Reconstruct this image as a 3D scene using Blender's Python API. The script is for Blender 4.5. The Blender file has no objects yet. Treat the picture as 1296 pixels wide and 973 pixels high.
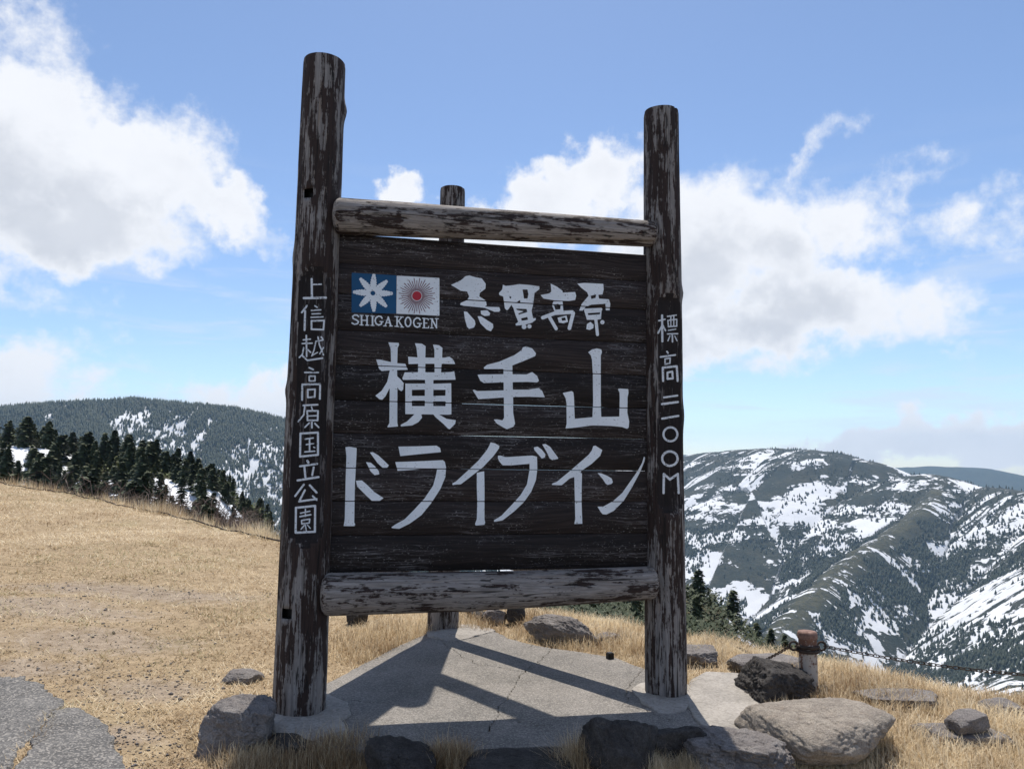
import bpy, bmesh, math, random
import numpy as np
from mathutils import Vector, Matrix, Quaternion

# ------------------------------------------------------------------ camera
W0, H0, FOC = 1296.0, 973.0, 950.0            # photograph size and focal length in its pixels
PITCH, ROLL, EYE = 5.9, 0.7, 1.6
scene = bpy.context.scene
COL = scene.collection
cam_mat = Matrix.Rotation(math.radians(90 + PITCH), 4, 'X') @ Matrix.Rotation(math.radians(ROLL), 4, 'Z')
cam_mat = Matrix.Translation((0, 0, EYE)) @ cam_mat
cd = bpy.data.cameras.new('camera')
cd.sensor_fit = 'HORIZONTAL'; cd.sensor_width = 36.0; cd.lens = 36.0 * FOC / W0
cd.clip_start = 0.05; cd.clip_end = 60000
cam = bpy.data.objects.new('camera', cd); COL.objects.link(cam); cam.matrix_world = cam_mat
scene.camera = cam
RM = np.array(cam_mat.to_3x3()); CP = np.array([0, 0, EYE])

def ray(px, py):
    px = np.asarray(px, float); py = np.asarray(py, float)
    v = np.stack([(px - W0 / 2) / FOC, -(py - H0 / 2) / FOC, -np.ones_like(px)], -1)
    return v @ RM.T
def on_ground(px, py, z=0.0):
    d = ray(px, py); return CP + d * ((z - EYE) / d[..., 2:3])
def on_plane(px, py, p0, n):
    d = ray(px, py); p0 = np.asarray(p0, float); n = np.asarray(n, float)
    return CP + d * (((p0 - CP) @ n) / (d @ n))[..., None]
def at_depth(px, py, y):
    d = ray(px, py); return CP + d * (y / d[..., 1:2])
def at_range(px, py, r):
    d = ray(px, py); return CP + d * (r / np.hypot(d[..., 0], d[..., 1]))[..., None]
def az_of(px): 
    d = ray(px, 580.0); return math.atan2(d[0], d[1])

# ------------------------------------------------------------------ light
SUN_EL, SUN_AZ = 63.0, 0.5
sv = Vector((math.sin(math.radians(SUN_AZ)) * math.cos(math.radians(SUN_EL)),
             math.cos(math.radians(SUN_AZ)) * math.cos(math.radians(SUN_EL)), math.sin(math.radians(SUN_EL))))
sl = bpy.data.lights.new('sun', 'SUN'); sl.energy = 5.0; sl.angle = math.radians(0.53); sl.color = (1.0, 0.935, 0.84)
so = bpy.data.objects.new('sun', sl); COL.objects.link(so)
so.rotation_euler = sv.to_track_quat('Z', 'Y').to_euler(); so.location = (0, 0, 30)

SKY_STRENGTH = 0.15
world = bpy.data.worlds.new('World'); scene.world = world; world.use_nodes = True
world.cycles.sampling_method = 'MANUAL'; world.cycles.sample_map_resolution = 512

class NT:
    """small helper to write node trees"""
    def __init__(s, tree): s.t = tree; s.n = tree.nodes; s.l = tree.links
    def node(s, kind, **kw):
        nd = s.n.new(kind)
        ins = kw.pop('ins', {})
        for k, v in kw.items(): setattr(nd, k, v)
        for k, v in ins.items(): s.set(nd.inputs[k], v)
        return nd
    def set(s, sock, v):
        if isinstance(v, bpy.types.NodeSocket): s.l.new(v, sock)
        else:
            try: sock.default_value = v
            except Exception: sock.default_value = (v[0], v[1], v[2], 1.0)
    def m(s, op, a, b=0.0, c=0.0, clamp=False):
        nd = s.n.new('ShaderNodeMath'); nd.operation = op; nd.use_clamp = clamp
        s.set(nd.inputs[0], a); s.set(nd.inputs[1], b); s.set(nd.inputs[2], c); return nd.outputs[0]
    def noise(s, vec, scale, detail=4.0, rough=0.55, dist=0.0, out='Fac'):
        nd = s.n.new('ShaderNodeTexNoise'); s.l.new(vec, nd.inputs['Vector'])
        nd.inputs['Scale'].default_value = scale; nd.inputs['Detail'].default_value = detail
        nd.inputs['Roughness'].default_value = rough; nd.inputs['Distortion'].default_value = dist
        return nd.outputs[out]
    def step(s, v, lo, hi):
        nd = s.n.new('ShaderNodeMapRange'); nd.interpolation_type = 'SMOOTHSTEP'
        s.set(nd.inputs[0], v); s.set(nd.inputs[1], lo); s.set(nd.inputs[2], hi)
        nd.inputs[3].default_value = 0; nd.inputs[4].default_value = 1; return nd.outputs[0]
    def mix(s, fac, a, b, mode='MIX'):
        nd = s.n.new('ShaderNodeMix'); nd.data_type = 'RGBA'; nd.blend_type = mode
        s.set(nd.inputs['Factor'], fac); s.set(nd.inputs[6], a); s.set(nd.inputs[7], b); return nd.outputs[2]
    def mapping(s, vec, loc=(0, 0, 0), rot=(0, 0, 0), scale=(1, 1, 1), kind='POINT'):
        nd = s.n.new('ShaderNodeMapping'); nd.vector_type = kind; s.l.new(vec, nd.inputs[0])
        nd.inputs[1].default_value = loc; nd.inputs[2].default_value = rot; nd.inputs[3].default_value = scale
        return nd.outputs[0]

def build_world():
    t = NT(world.node_tree); t.n.clear()
    sky = t.node('ShaderNodeTexSky', sky_type='NISHITA', sun_disc=False)
    sky.sun_elevation = math.radians(SUN_EL); sky.sun_rotation = math.radians(SUN_AZ)
    sky.altitude = 2100; sky.air_density = 1.0; sky.dust_density = 1.2; sky.ozone_density = 2.2
    tc = t.node('ShaderNodeTexCoord'); d = tc.outputs['Generated']
    sx = t.node('ShaderNodeSeparateXYZ'); t.l.new(d, sx.inputs[0])
    u = t.m('ARCTAN2', sx.outputs[0], sx.outputs[1]); v = t.m('ARCSINE', sx.outputs[2])
    cb = t.node('ShaderNodeCombineXYZ'); t.l.new(u, cb.inputs[0]); t.l.new(v, cb.inputs[1])
    uv = cb.outputs[0]
    # uneven edges: push the lookup about with noise of two sizes
    w1 = t.noise(uv, 9.0, 3.0, 0.6, out='Color'); w2 = t.noise(uv, 34.0, 4.0, 0.62, out='Color')
    def vm(op, a, b):
        nd = t.n.new('ShaderNodeVectorMath'); nd.operation = op; t.set(nd.inputs[0], a); t.set(nd.inputs[1], b); return nd.outputs[0]
    a1 = vm('MULTIPLY', vm('SUBTRACT', w1, (0.5, 0.5, 0.5)), (0.15, 0.13, 0))
    a2 = vm('MULTIPLY', vm('SUBTRACT', w2, (0.5, 0.5, 0.5)), (0.055, 0.05, 0))
    wuv = vm('ADD', vm('ADD', uv, a1), a2)
    blobs = [  # centre x, y, half width, half height in photograph pixels, tilt, density
        (20, 190, 200, 125, 0, 1.35), (165, 210, 125, 80, -12, 1.25), (262, 258, 95, 36, -20, .9), (60, 270, 190, 66, 0, 1.3),
        (-160, 220, 240, 150, 0, 1.0), (235, 185, 55, 62, 30, .6),
        (10, 28, 80, 40, 0, .36), (-20, 478, 170, 62, 0, .85), (330, 506, 78, 40, 0, .85), (110, 470, 70, 30, 0, .5), (20, 350, 110, 35, -10, .45),
        (513, 240, 30, 24, 0, .9), (765, 215, 70, 44, 20, 1.0), (690, 252, 120, 36, 8, 1.0), (880, 320, 135, 110, 0, 1.1),
        (990, 300, 105, 78, 0, 1.0), (1085, 385, 125, 62, 0, 1.05), (960, 410, 170, 58, 0, 1.1), (1020, 212, 60, 24, 35, .42), (930, 235, 60, 34, 0, .42),
        (1160, 232, 62, 22, 0, .26), (1255, 288, 72, 38, 0, .42), (1300, 240, 50, 18, 0, .25), (1180, 448, 60, 16, 0, .3),
        (1120, 572, 150, 28, 0, 1.3), (1230, 562, 85, 36, 0, 1.3), (1340, 568, 120, 34, 0, 1.3), (620, 300, 120, 40, 0, .8)]
    lifted = vm('ADD', vm('ADD', uv, a1), (0.0, 0.075, 0.0))
    field = None; over = None
    for (x, y, a, b, tilt, wt) in blobs:
        dd = ray(x, y); dd = dd / np.linalg.norm(dd)
        cu, cv = math.atan2(dd[0], dd[1]), math.asin(dd[2])
        cosv = math.cos(math.atan2(y - H0 / 2, FOC)) * math.cos(math.atan2(x - W0 / 2, FOC))
        q = t.mapping(wuv, (cu, cv, 0), (0, 0, math.radians(tilt)),
                      (a / FOC * cosv, b / FOC * cosv, 1), 'TEXTURE')
        nd = t.n.new('ShaderNodeVectorMath'); nd.operation = 'LENGTH'; t.l.new(q, nd.inputs[0])
        f = t.m('MULTIPLY', t.m('SUBTRACT', 1.25, nd.outputs['Value']), wt)
        field = f if field is None else t.m('SMOOTH_MAX', field, f, 0.12)
        if 0.95 <= wt and y < 500:   # cloud standing above a point darkens it from below
            q = t.mapping(lifted, (cu, cv, 0), (0, 0, math.radians(tilt)), (a / FOC * cosv, b / FOC * cosv, 1), 'TEXTURE')
            nd = t.n.new('ShaderNodeVectorMath'); nd.operation = 'LENGTH'; t.l.new(q, nd.inputs[0])
            f = t.m('SUBTRACT', 1.25, nd.outputs['Value']); over = f if over is None else t.m('SMOOTH_MAX', over, f, 0.12)
    # the rest of the sky carries the same kind of scattered cumulus
    gen = t.noise(t.mapping(d, scale=(1, 1, 2.2)), 2.6, 3.0, 0.5)
    behind = t.step(t.m('ABSOLUTE', u), 0.72, 1.0)
    above = t.step(v, 0.62, 0.85)
    other = t.m('MAXIMUM', behind, above)
    gfield = t.m('SUBTRACT', t.m('MULTIPLY', t.m('SUBTRACT', gen, 0.52), 6.0), t.m('MULTIPLY', t.m('SUBTRACT', 1.0, other), 9.0))
    field = t.m('MAXIMUM', field, gfield)
    fb = t.noise(d, 13.0, 10.0, 0.64)
    dens = t.m('ADD', field, t.m('MULTIPLY', t.m('SUBTRACT', fb, 0.5), 1.9))
    mask = t.step(dens, 0.0, 0.66)
    # thin high streaks
    st = t.noise(t.mapping(uv, rot=(0, 0, math.radians(16)), scale=(2.2, 17, 1)), 2.0, 6.0, 0.6, 0.6)
    stm = t.m('MULTIPLY', t.step(st, 0.45, 0.72), t.m('MULTIPLY', t.step(v, 0.42, 0.12), 0.55))
    # backlit cumulus: thick middles greyer than the bright rims
    bump = t.noise(t.mapping(d, scale=(1, 1, 1.5)), 7.0, 6.0, 0.6)
    under = t.step(t.m('ADD', over, t.m('MULTIPLY', t.m('SUBTRACT', fb, 0.5), 1.6)), 0.05, 0.85)
    thick = t.m('MULTIPLY', t.step(dens, 0.35, 1.3), t.m('ADD', t.m('MULTIPLY', under, 0.7), t.m('MULTIPLY', t.step(bump, 0.36, 0.70), 0.3)))
    cc = t.mix(thick, (0.90, 0.915, 0.95), (0.60, 0.63, 0.69))
    skyc = t.mix(1.0, sky.outputs[0], (SKY_STRENGTH,) * 3, 'MULTIPLY')
    pale = t.mix(stm, skyc, (0.74, 0.79, 0.87))
    colr = t.mix(t.m('MULTIPLY', mask, 0.97), pale, cc)
    inv = t.mix(1.0, colr, (1 / SKY_STRENGTH,) * 3, 'MULTIPLY')
    bg = t.node('ShaderNodeBackground'); t.l.new(inv, bg.inputs[0]); bg.inputs[1].default_value = SKY_STRENGTH
    out = t.node('ShaderNodeOutputWorld'); t.l.new(bg.outputs[0], out.inputs[0])
build_world()
vs = scene.view_settings
vs.view_transform = 'Standard'; vs.look = 'None'; vs.gamma = 1.0; vs.use_curve_mapping = False; vs.exposure = 0.12
cy = scene.cycles
cy.use_denoising = True; cy.max_bounces = 4; cy.diffuse_bounces = 3; cy.glossy_bounces = 2; cy.volume_bounces = 0
cy.transparent_max_bounces = 6; cy.caustics_reflective = False; cy.caustics_refractive = False

# ------------------------------------------------------------------ numeric helpers
def hash2(ix, iy, seed):
    h = (ix.astype(np.int64) * 374761393 + iy.astype(np.int64) * 668265263 + seed * 1274126177) & 0xFFFFFFFF
    h = ((h ^ (h >> 13)) * 1274126177) & 0xFFFFFFFF
    h = ((h ^ (h >> 16)) * 2246822519) & 0xFFFFFFFF
    return ((h ^ (h >> 15)) & 0xFFFFFF) / float(0xFFFFFF)
def vnoise(x, y, seed=0):
    x = np.asarray(x, float); y = np.asarray(y, float)
    ix = np.floor(x); iy = np.floor(y); fx = x - ix; fy = y - iy
    fx = fx * fx * fx * (fx * (fx * 6 - 15) + 10); fy = fy * fy * fy * (fy * (fy * 6 - 15) + 10)
    a = hash2(ix, iy, seed); b = hash2(ix + 1, iy, seed); c = hash2(ix, iy + 1, seed); d = hash2(ix + 1, iy + 1, seed)
    return (a + (b - a) * fx) * (1 - fy) + (c + (d - c) * fx) * fy
def fbm(x, y, oct=4, seed=0, gain=0.5):
    s = 0; a = 1.0; n = 0
    for k in range(oct):
        s = s + a * vnoise(x * 2 ** k + 17.3 * k, y * 2 ** k + 9.1 * k, seed + k); n += a; a *= gain
    return s / n
def noise3(p, seed=0):   # cheap 3-D noise: three planar lookups
    return (vnoise(p[:, 0] + 0.37 * p[:, 2], p[:, 1] - 0.61 * p[:, 2], seed) + vnoise(p[:, 1] + 0.43 * p[:, 0], p[:, 2] + 0.2 * p[:, 0], seed + 7)
            + vnoise(p[:, 2] - 0.29 * p[:, 1], p[:, 0] + 0.53 * p[:, 1], seed + 13)) / 3.0
def fbm3(p, oct=4, seed=0, gain=0.5):
    s = 0; a = 1.0; n = 0
    for k in range(oct): s = s + a * noise3(p * 2 ** k + 3.7 * k, seed + 31 * k); n += a; a *= gain
    return s / n
def sstep(x, lo, hi):
    t = np.clip((x - lo) / (hi - lo), 0, 1); return t * t * (3 - 2 * t)

# ------------------------------------------------------------------ object helpers
def put(o, parent=None):
    COL.objects.link(o)
    if parent is not None: o.parent = parent
    return o
def tag(o, label=None, cat=None, group=None, kind=None):
    for k, v in (('label', label), ('category', cat), ('group', group), ('kind', kind)):
        if v is not None: o[k] = v
    return o
def empty(name, loc):
    o = bpy.data.objects.new(name, None); o.location = loc; o.empty_display_size = 0.2; COL.objects.link(o); return o
def mesh_from(name, verts, faces, mats=None, smooth=False, mat_index=None):
    """verts (N,3) array, faces an (M,k) int array or a list of index lists"""
    me = bpy.data.meshes.new(name)
    verts = np.ascontiguousarray(verts, dtype=np.float32)
    me.vertices.add(len(verts)); me.vertices.foreach_set('co', verts.ravel())
    if isinstance(faces, np.ndarray):
        n, k = faces.shape; tot = np.full(n, k, np.int32); flat = faces.astype(np.int32).ravel()
    else:
        tot = np.array([len(f) for f in faces], np.int32); flat = np.array([i for f in faces for i in f], np.int32)
    start = np.concatenate([[0], np.cumsum(tot)[:-1]]).astype(np.int32)
    me.loops.add(len(flat)); me.loops.foreach_set('vertex_index', flat)
    me.polygons.add(len(tot)); me.polygons.foreach_set('loop_start', start); me.polygons.foreach_set('loop_total', tot)
    if smooth: me.polygons.foreach_set('use_smooth', np.ones(len(tot), bool))
    if mat_index is not None: me.polygons.foreach_set('material_index', np.asarray(mat_index, np.int32))
    me.update(calc_edges=True); me.validate()
    for m in (mats or []): me.materials.append(m)
    return me
def make(name, verts, faces, mat, parent=None, smooth=False, origin=None, mat_index=None):
    """verts in world space; the object keeps its own origin (the parent's place for a part)"""
    verts = np.asarray(verts, float)
    org = np.array(parent.location) if parent is not None and origin is None else np.array(origin if origin is not None else (0, 0, 0), float)
    mats = mat if isinstance(mat, (list, tuple)) else [mat]
    me = mesh_from(name, verts - org, faces, mats, smooth, mat_index)
    o = bpy.data.objects.new(name, me)
    if parent is not None: put(o, parent)
    else: o.location = org; put(o)
    return o
def fattr(me, name, vals):
    a = me.attributes.new(name, 'FLOAT', 'POINT'); a.data.foreach_set('value', np.asarray(vals, np.float32))
def grid_faces(nu, nv, wrap=False):
    i = np.arange(nu if wrap else nu - 1)[:, None]; j = np.arange(nv - 1)[None, :]
    i2 = (i + 1) % nu
    return np.stack([i * nv + j, i2 * nv + j, i2 * nv + j + 1, i * nv + j + 1], -1).reshape(-1, 4)

# ------------------------------------------------------------------ materials
def new_mat(name):
    m = bpy.data.materials.new(name); m.use_nodes = True
    t = NT(m.node_tree); b = t.n['Principled BSDF']; b.inputs['Specular IOR Level'].default_value = 0.25
    return m, t, b
def add_bump(t, b, h, strength=0.4, dist=0.01):
    nd = t.node('ShaderNodeBump'); nd.inputs['Strength'].default_value = strength; nd.inputs['Distance'].default_value = dist
    t.l.new(h, nd.inputs['Height']); t.l.new(nd.outputs[0], b.inputs['Normal'])
def obj_co(t): return t.node('ShaderNodeTexCoord').outputs['Object']

BOARD_ANG = 0.0   # set below, angle of the sign face in plan
def wood_log(name, axis, cover, rot=0.0, seed=0.0, grey=(0.25, 0.232, 0.22), brown=(0.024, 0.0165, 0.0145)):
    """weathered grey log with dark brown paint flaking off along the grain"""
    m, t, b = new_mat(name); co = obj_co(t)
    if axis == 'Z': sc1, sc2, sc3 = (15, 15, 2.0), (75, 75, 4.5), (30, 30, 1.2)
    else: sc1, sc2, sc3 = (3.0, 14, 14), (5, 75, 75), (1.3, 30, 30)
    base = t.mapping(co, (seed, seed * 1.7, seed * 0.6), (0, 0, -rot))
    n1 = t.noise(t.mapping(base, scale=sc1), 1.0, 7.0, 0.66, 0.3)
    n2 = t.noise(t.mapping(base, scale=sc2), 1.0, 5.0, 0.7)
    n3 = t.noise(t.mapping(base, scale=sc3), 1.6, 3.0, 0.6)
    ch = t.noise(base, 26.0, 3.0, 0.6)
    p = t.m('ADD', t.m('MULTIPLY', n1, 0.56), t.m('MULTIPLY', n2, 0.36)); p = t.m('ADD', p, t.m('MULTIPLY', ch, 0.10))
    if axis == 'Z':   # the foot of each post has lost more of its paint
        sz = t.node('ShaderNodeSeparateXYZ'); t.l.new(co, sz.inputs[0])
        p = t.m('SUBTRACT', p, t.m('MULTIPLY', t.step(sz.outputs[2], 1.0, 0.5), 0.028))
    paint = t.step(p, 0.51 + 0.16 * (0.5 - cover), 0.535 + 0.16 * (0.5 - cover))
    wood = t.mix(t.step(n2, 0.25, 0.75), (grey[0] * 0.55, grey[1] * 0.53, grey[2] * 0.52), (grey[0] * 1.3, grey[1] * 1.3, grey[2] * 1.32))
    warm = t.mix(t.m('MULTIPLY', t.step(n3, 0.55, 0.75), 0.45), wood, (0.27, 0.19, 0.13))
    br = t.mix(t.step(n2, 0.3, 0.7), brown, (brown[0] * 1.9, brown[1] * 1.75, brown[2] * 1.7))
    colr = t.mix(paint, warm, br)
    crack = t.step(t.noise(t.mapping(base, scale=tuple(3.0 * s for s in sc1)), 1.0, 2.0, 0.5), 0.30, 0.36)
    lng = t.noise(t.mapping(base, scale=(34, 34, 0.55) if axis == 'Z' else (0.55, 34, 34)), 1.0, 1.5, 0.5, 0.15)
    split = t.step(t.m('ABSOLUTE', t.m('SUBTRACT', lng, 0.5)), 0.006, 0.016)
    crack = t.m('MULTIPLY', crack, t.m('ADD', split, t.step(n3, 0.50, 0.44), clamp=True))
    colr = t.mix(crack, t.mix(0.15, (0.012, 0.010, 0.009), colr), colr)
    t.l.new(colr, b.inputs['Base Color']); b.inputs['Roughness'].default_value = 0.82
    h = t.m('ADD', t.m('MULTIPLY', n2, 0.6), t.m('ADD', t.m('MULTIPLY', paint, 0.35), t.m('MULTIPLY', crack, 0.9)))
    add_bump(t, b, h, 0.55, 0.006)
    return m

def rock_mat(name, c1, c2, c3, lich=0.25):
    m, t, b = new_mat(name); co = obj_co(t)
    n = t.noise(co, 9.0, 9.0, 0.7); n2 = t.noise(co, 110.0, 5.0, 0.7); n3 = t.noise(co, 15.0, 8.0, 0.75, 0.5)
    c = t.mix(t.step(n, 0.35, 0.68), c1, c2)
    c = t.mix(t.m('MULTIPLY', t.step(n3, 0.55, 0.68), lich), c, c3)
    c = t.mix(t.m('MULTIPLY', t.step(n2, 0.62, 0.38), 0.5), c, (c1[0] * .35, c1[1] * .35, c1[2] * .36))
    t.l.new(c, b.inputs['Base Color']); b.inputs['Roughness'].default_value = 0.9
    add_bump(t, b, t.m('ADD', t.m('MULTIPLY', n3, 1.0), t.m('MULTIPLY', n2, 0.45)), 1.0, 0.03)
    return m
M = {}
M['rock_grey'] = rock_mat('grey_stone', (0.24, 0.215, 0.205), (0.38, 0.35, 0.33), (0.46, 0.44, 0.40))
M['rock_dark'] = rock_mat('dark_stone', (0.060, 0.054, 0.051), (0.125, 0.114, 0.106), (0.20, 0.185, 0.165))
M['rock_tan'] = rock_mat('tan_stone', (0.37, 0.32, 0.27), (0.54, 0.475, 0.40), (0.55, 0.43, 0.33), 0.5)

def concrete_mat(name, c1, c2, speck=0.5, scale=130.0):
    m, t, b = new_mat(name); co = obj_co(t)
    n = t.noise(co, 2.2, 6.0, 0.6); ag = t.node('ShaderNodeTexVoronoi', ins={'Scale': scale}); t.l.new(co, ag.inputs['Vector'])
    g = t.noise(co, scale * 1.3, 3.0, 0.6)
    c = t.mix(t.step(n, 0.32, 0.68), c1, c2)
    bw = t.node('ShaderNodeSeparateColor'); t.l.new(ag.outputs['Color'], bw.inputs[0])
    c = t.mix(t.m('MULTIPLY', t.step(bw.outputs[0], 0.55, 0.95), speck), c, (0.52, 0.48, 0.43))
    c = t.mix(t.m('MULTIPLY', t.step(bw.outputs[0], 0.40, 0.08), speck), c, (c1[0] * .38, c1[1] * .37, c1[2] * .36))
    t.l.new(c, b.inputs['Base Color']); b.inputs['Roughness'].default_value = 0.88
    add_bump(t, b, t.m('ADD', t.m('MULTIPLY', ag.outputs['Distance'], 0.8), g), 0.55, 0.006)
    return m
M['pad'] = concrete_mat('aggregate_paving', (0.155, 0.145, 0.132), (0.235, 0.217, 0.197), 0.34, 130.0)
M['asphalt'] = concrete_mat('worn_asphalt', (0.09, 0.088, 0.087), (0.15, 0.145, 0.14), 0.4, 110.0)
M['cement'] = concrete_mat('cement', (0.26, 0.24, 0.215), (0.38, 0.35, 0.315), 0.22, 70.0)

def ground_mat():
    m, t, b = new_mat('turf_soil'); co = obj_co(t)
    a = t.node('ShaderNodeAttribute', attribute_name='bare').outputs['Fac']
    wild = t.node('ShaderNodeAttribute', attribute_name='wild').outputs['Fac']
    snow = t.node('ShaderNodeAttribute', attribute_name='snow').outputs['Fac']
    n = t.noise(co, 0.55, 6.0, 0.6); n2 = t.noise(co, 9.0, 6.0, 0.7); n3 = t.noise(co, 60.0, 3.0, 0.7)
    straw = t.mix(t.step(n2, 0.3, 0.7), (0.26, 0.19, 0.115), (0.44, 0.335, 0.21))
    straw = t.mix(t.m('MULTIPLY', t.step(n, 0.56, 0.74), 0.35), straw, (0.24, 0.22, 0.10))
    dirt = t.mix(t.step(n2, 0.3, 0.7), (0.23, 0.175, 0.125), (0.39, 0.315, 0.235))
    c = t.mix(t.step(t.m('ADD', a, t.m('MULTIPLY', t.m('SUBTRACT', n2, 0.5), 0.9)), 0.35, 0.75), straw, dirt)
    c = t.mix(t.m('MULTIPLY', t.step(n3, 0.55, 0.35), 0.35), c, (0.10, 0.072, 0.045))
    scrub = t.mix(t.step(n2, 0.35, 0.65), (0.055, 0.06, 0.03), (0.13, 0.105, 0.065))
    c = t.mix(wild, c, scrub)
    sn = t.step(t.m('ADD', snow, t.m('MULTIPLY', t.m('SUBTRACT', n, 0.5), 0.5)), 0.47, 0.53)
    c = t.mix(sn, c, (0.80, 0.82, 0.86))
    t.l.new(c, b.inputs['Base Color']); b.inputs['Roughness'].default_value = 0.95
    add_bump(t, b, t.m('ADD', n2, t.m('MULTIPLY', n3, 0.6)), 0.7, 0.03)
    return m
M['ground'] = ground_mat()

def grass_mat(name='dry_grass_blades'):
    m, t, b = new_mat(name)
    r = t.node('ShaderNodeAttribute', attribute_name='tone').outputs['Fac']
    g = t.node('ShaderNodeAttribute', attribute_name='green').outputs['Fac']
    ramp = t.node('ShaderNodeValToRGB'); t.l.new(r, ramp.inputs[0])
    e = ramp.color_ramp.elements; e[0].position = 0; e[0].color = (0.30, 0.20, 0.11, 1); e[1].position = 1; e[1].color = (0.86, 0.75, 0.55, 1)
    k = ramp.color_ramp.elements.new(0.4); k.color = (0.60, 0.475, 0.305, 1); k = ramp.color_ramp.elements.new(0.75); k.color = (0.74, 0.61, 0.415, 1)
    c = t.mix(g, ramp.outputs[0], (0.17, 0.19, 0.07))
    t.l.new(c, b.inputs['Base Color']); b.inputs['Roughness'].default_value = 0.75
    tr = t.node('ShaderNodeBsdfTranslucent'); t.l.new(c, tr.inputs[0])
    mx = t.node('ShaderNodeMixShader'); mx.inputs[0].default_value = 0.28
    t.l.new(b.outputs[0], mx.inputs[1]); t.l.new(tr.outputs[0], mx.inputs[2]); t.l.new(mx.outputs[0], t.n['Material Output'].inputs[0])
    return m
M['grass'] = grass_mat()

def foliage_mat(name, c1, c2):
    m, t, b = new_mat(name); co = obj_co(t)
    rnd = t.node('ShaderNodeObjectInfo').outputs['Random']
    n = t.noise(co, 2.2, 4.0, 0.6)
    c = t.mix(t.m('ADD', t.m('MULTIPLY', rnd, 0.6), t.m('MULTIPLY', n, 0.5)), c1, c2)
    t.l.new(c, b.inputs['Base Color']); b.inputs['Roughness'].default_value = 0.7
    return m
M['fir'] = foliage_mat('fir_needles', (0.020, 0.034, 0.015), (0.090, 0.105, 0.046))
M['far_fir'] = foliage_mat('far_fir_needles', (0.012, 0.022, 0.013), (0.032, 0.045, 0.022))
M['bamboo'] = foliage_mat('dwarf_bamboo_leaves', (0.075, 0.105, 0.035), (0.16, 0.18, 0.065))
m, t, b = new_mat('fir_bark'); b.inputs['Base Color'].default_value = (0.09, 0.065, 0.05, 1); M['bark'] = m
m, t, b = new_mat('bare_twigs'); n = t.noise(obj_co(t), 3.0)
t.l.new(t.mix(n, (0.10, 0.065, 0.05), (0.22, 0.155, 0.115)), b.inputs['Base Color']); M['twig'] = m

def mountain_mat(name, green, brown, snow_col=(0.70, 0.715, 0.74)):
    m, t, b = new_mat(name); co = obj_co(t)
    snow = t.node('ShaderNodeAttribute', attribute_name='snow').outputs['Fac']
    lush = t.node('ShaderNodeAttribute', attribute_name='lush').outputs['Fac']
    n = t.noise(co, 0.020, 6.0, 0.62); n2 = t.noise(co, 0.11, 5.0, 0.65)
    c = t.mix(t.step(n, 0.38, 0.64), green, brown)
    c = t.mix(lush, c, (0.066, 0.063, 0.031))
    c = t.mix(t.m('MULTIPLY', t.step(n2, 0.58, 0.38), 0.6), c, (0.012, 0.018, 0.011))
    run = t.node('ShaderNodeAttribute', attribute_name='run').outputs['Fac']; fall = t.node('ShaderNodeAttribute', attribute_name='fall').outputs['Fac']
    n3 = t.noise(co, 0.006, 4.0, 0.6)
    cv = t.node('ShaderNodeCombineXYZ'); t.l.new(t.m('ADD', t.m('MULTIPLY', run, 0.062), t.m('MULTIPLY', n3, 3.5)), cv.inputs[0]); t.l.new(t.m('MULTIPLY', fall, 0.0058), cv.inputs[1]); t.l.new(t.m('MULTIPLY', n, 0.5), cv.inputs[2])
    chute = t.noise(cv.outputs[0], 1.0, 5.0, 0.62)
    s = t.m('ADD', snow, t.m('MULTIPLY', t.m('SUBTRACT', chute, 0.5), 1.7))
    s = t.m('ADD', s, t.m('ADD', t.m('MULTIPLY', t.m('SUBTRACT', n2, 0.5), 0.42), t.m('MULTIPLY', t.m('SUBTRACT', n, 0.5), 0.5)))
    sf = t.step(s, 0.485, 0.525)
    c = t.mix(sf, c, snow_col)
    t.l.new(c, b.inputs['Base Color']); b.inputs['Roughness'].default_value = 0.9
    add_bump(t, b, t.m('MULTIPLY', n2, t.m('SUBTRACT', 1.0, t.m('MULTIPLY', sf, 0.85))), 0.8, 4.0)
    return m
M['mountain'] = mountain_mat('snowy_slope', (0.016, 0.024, 0.015), (0.046, 0.046, 0.027))
M['ridge'] = mountain_mat('forested_slope', (0.03, 0.035, 0.02), (0.06, 0.052, 0.036))
M['far'] = mountain_mat('far_slope', (0.030, 0.045, 0.028), (0.05, 0.06, 0.035))

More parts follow.
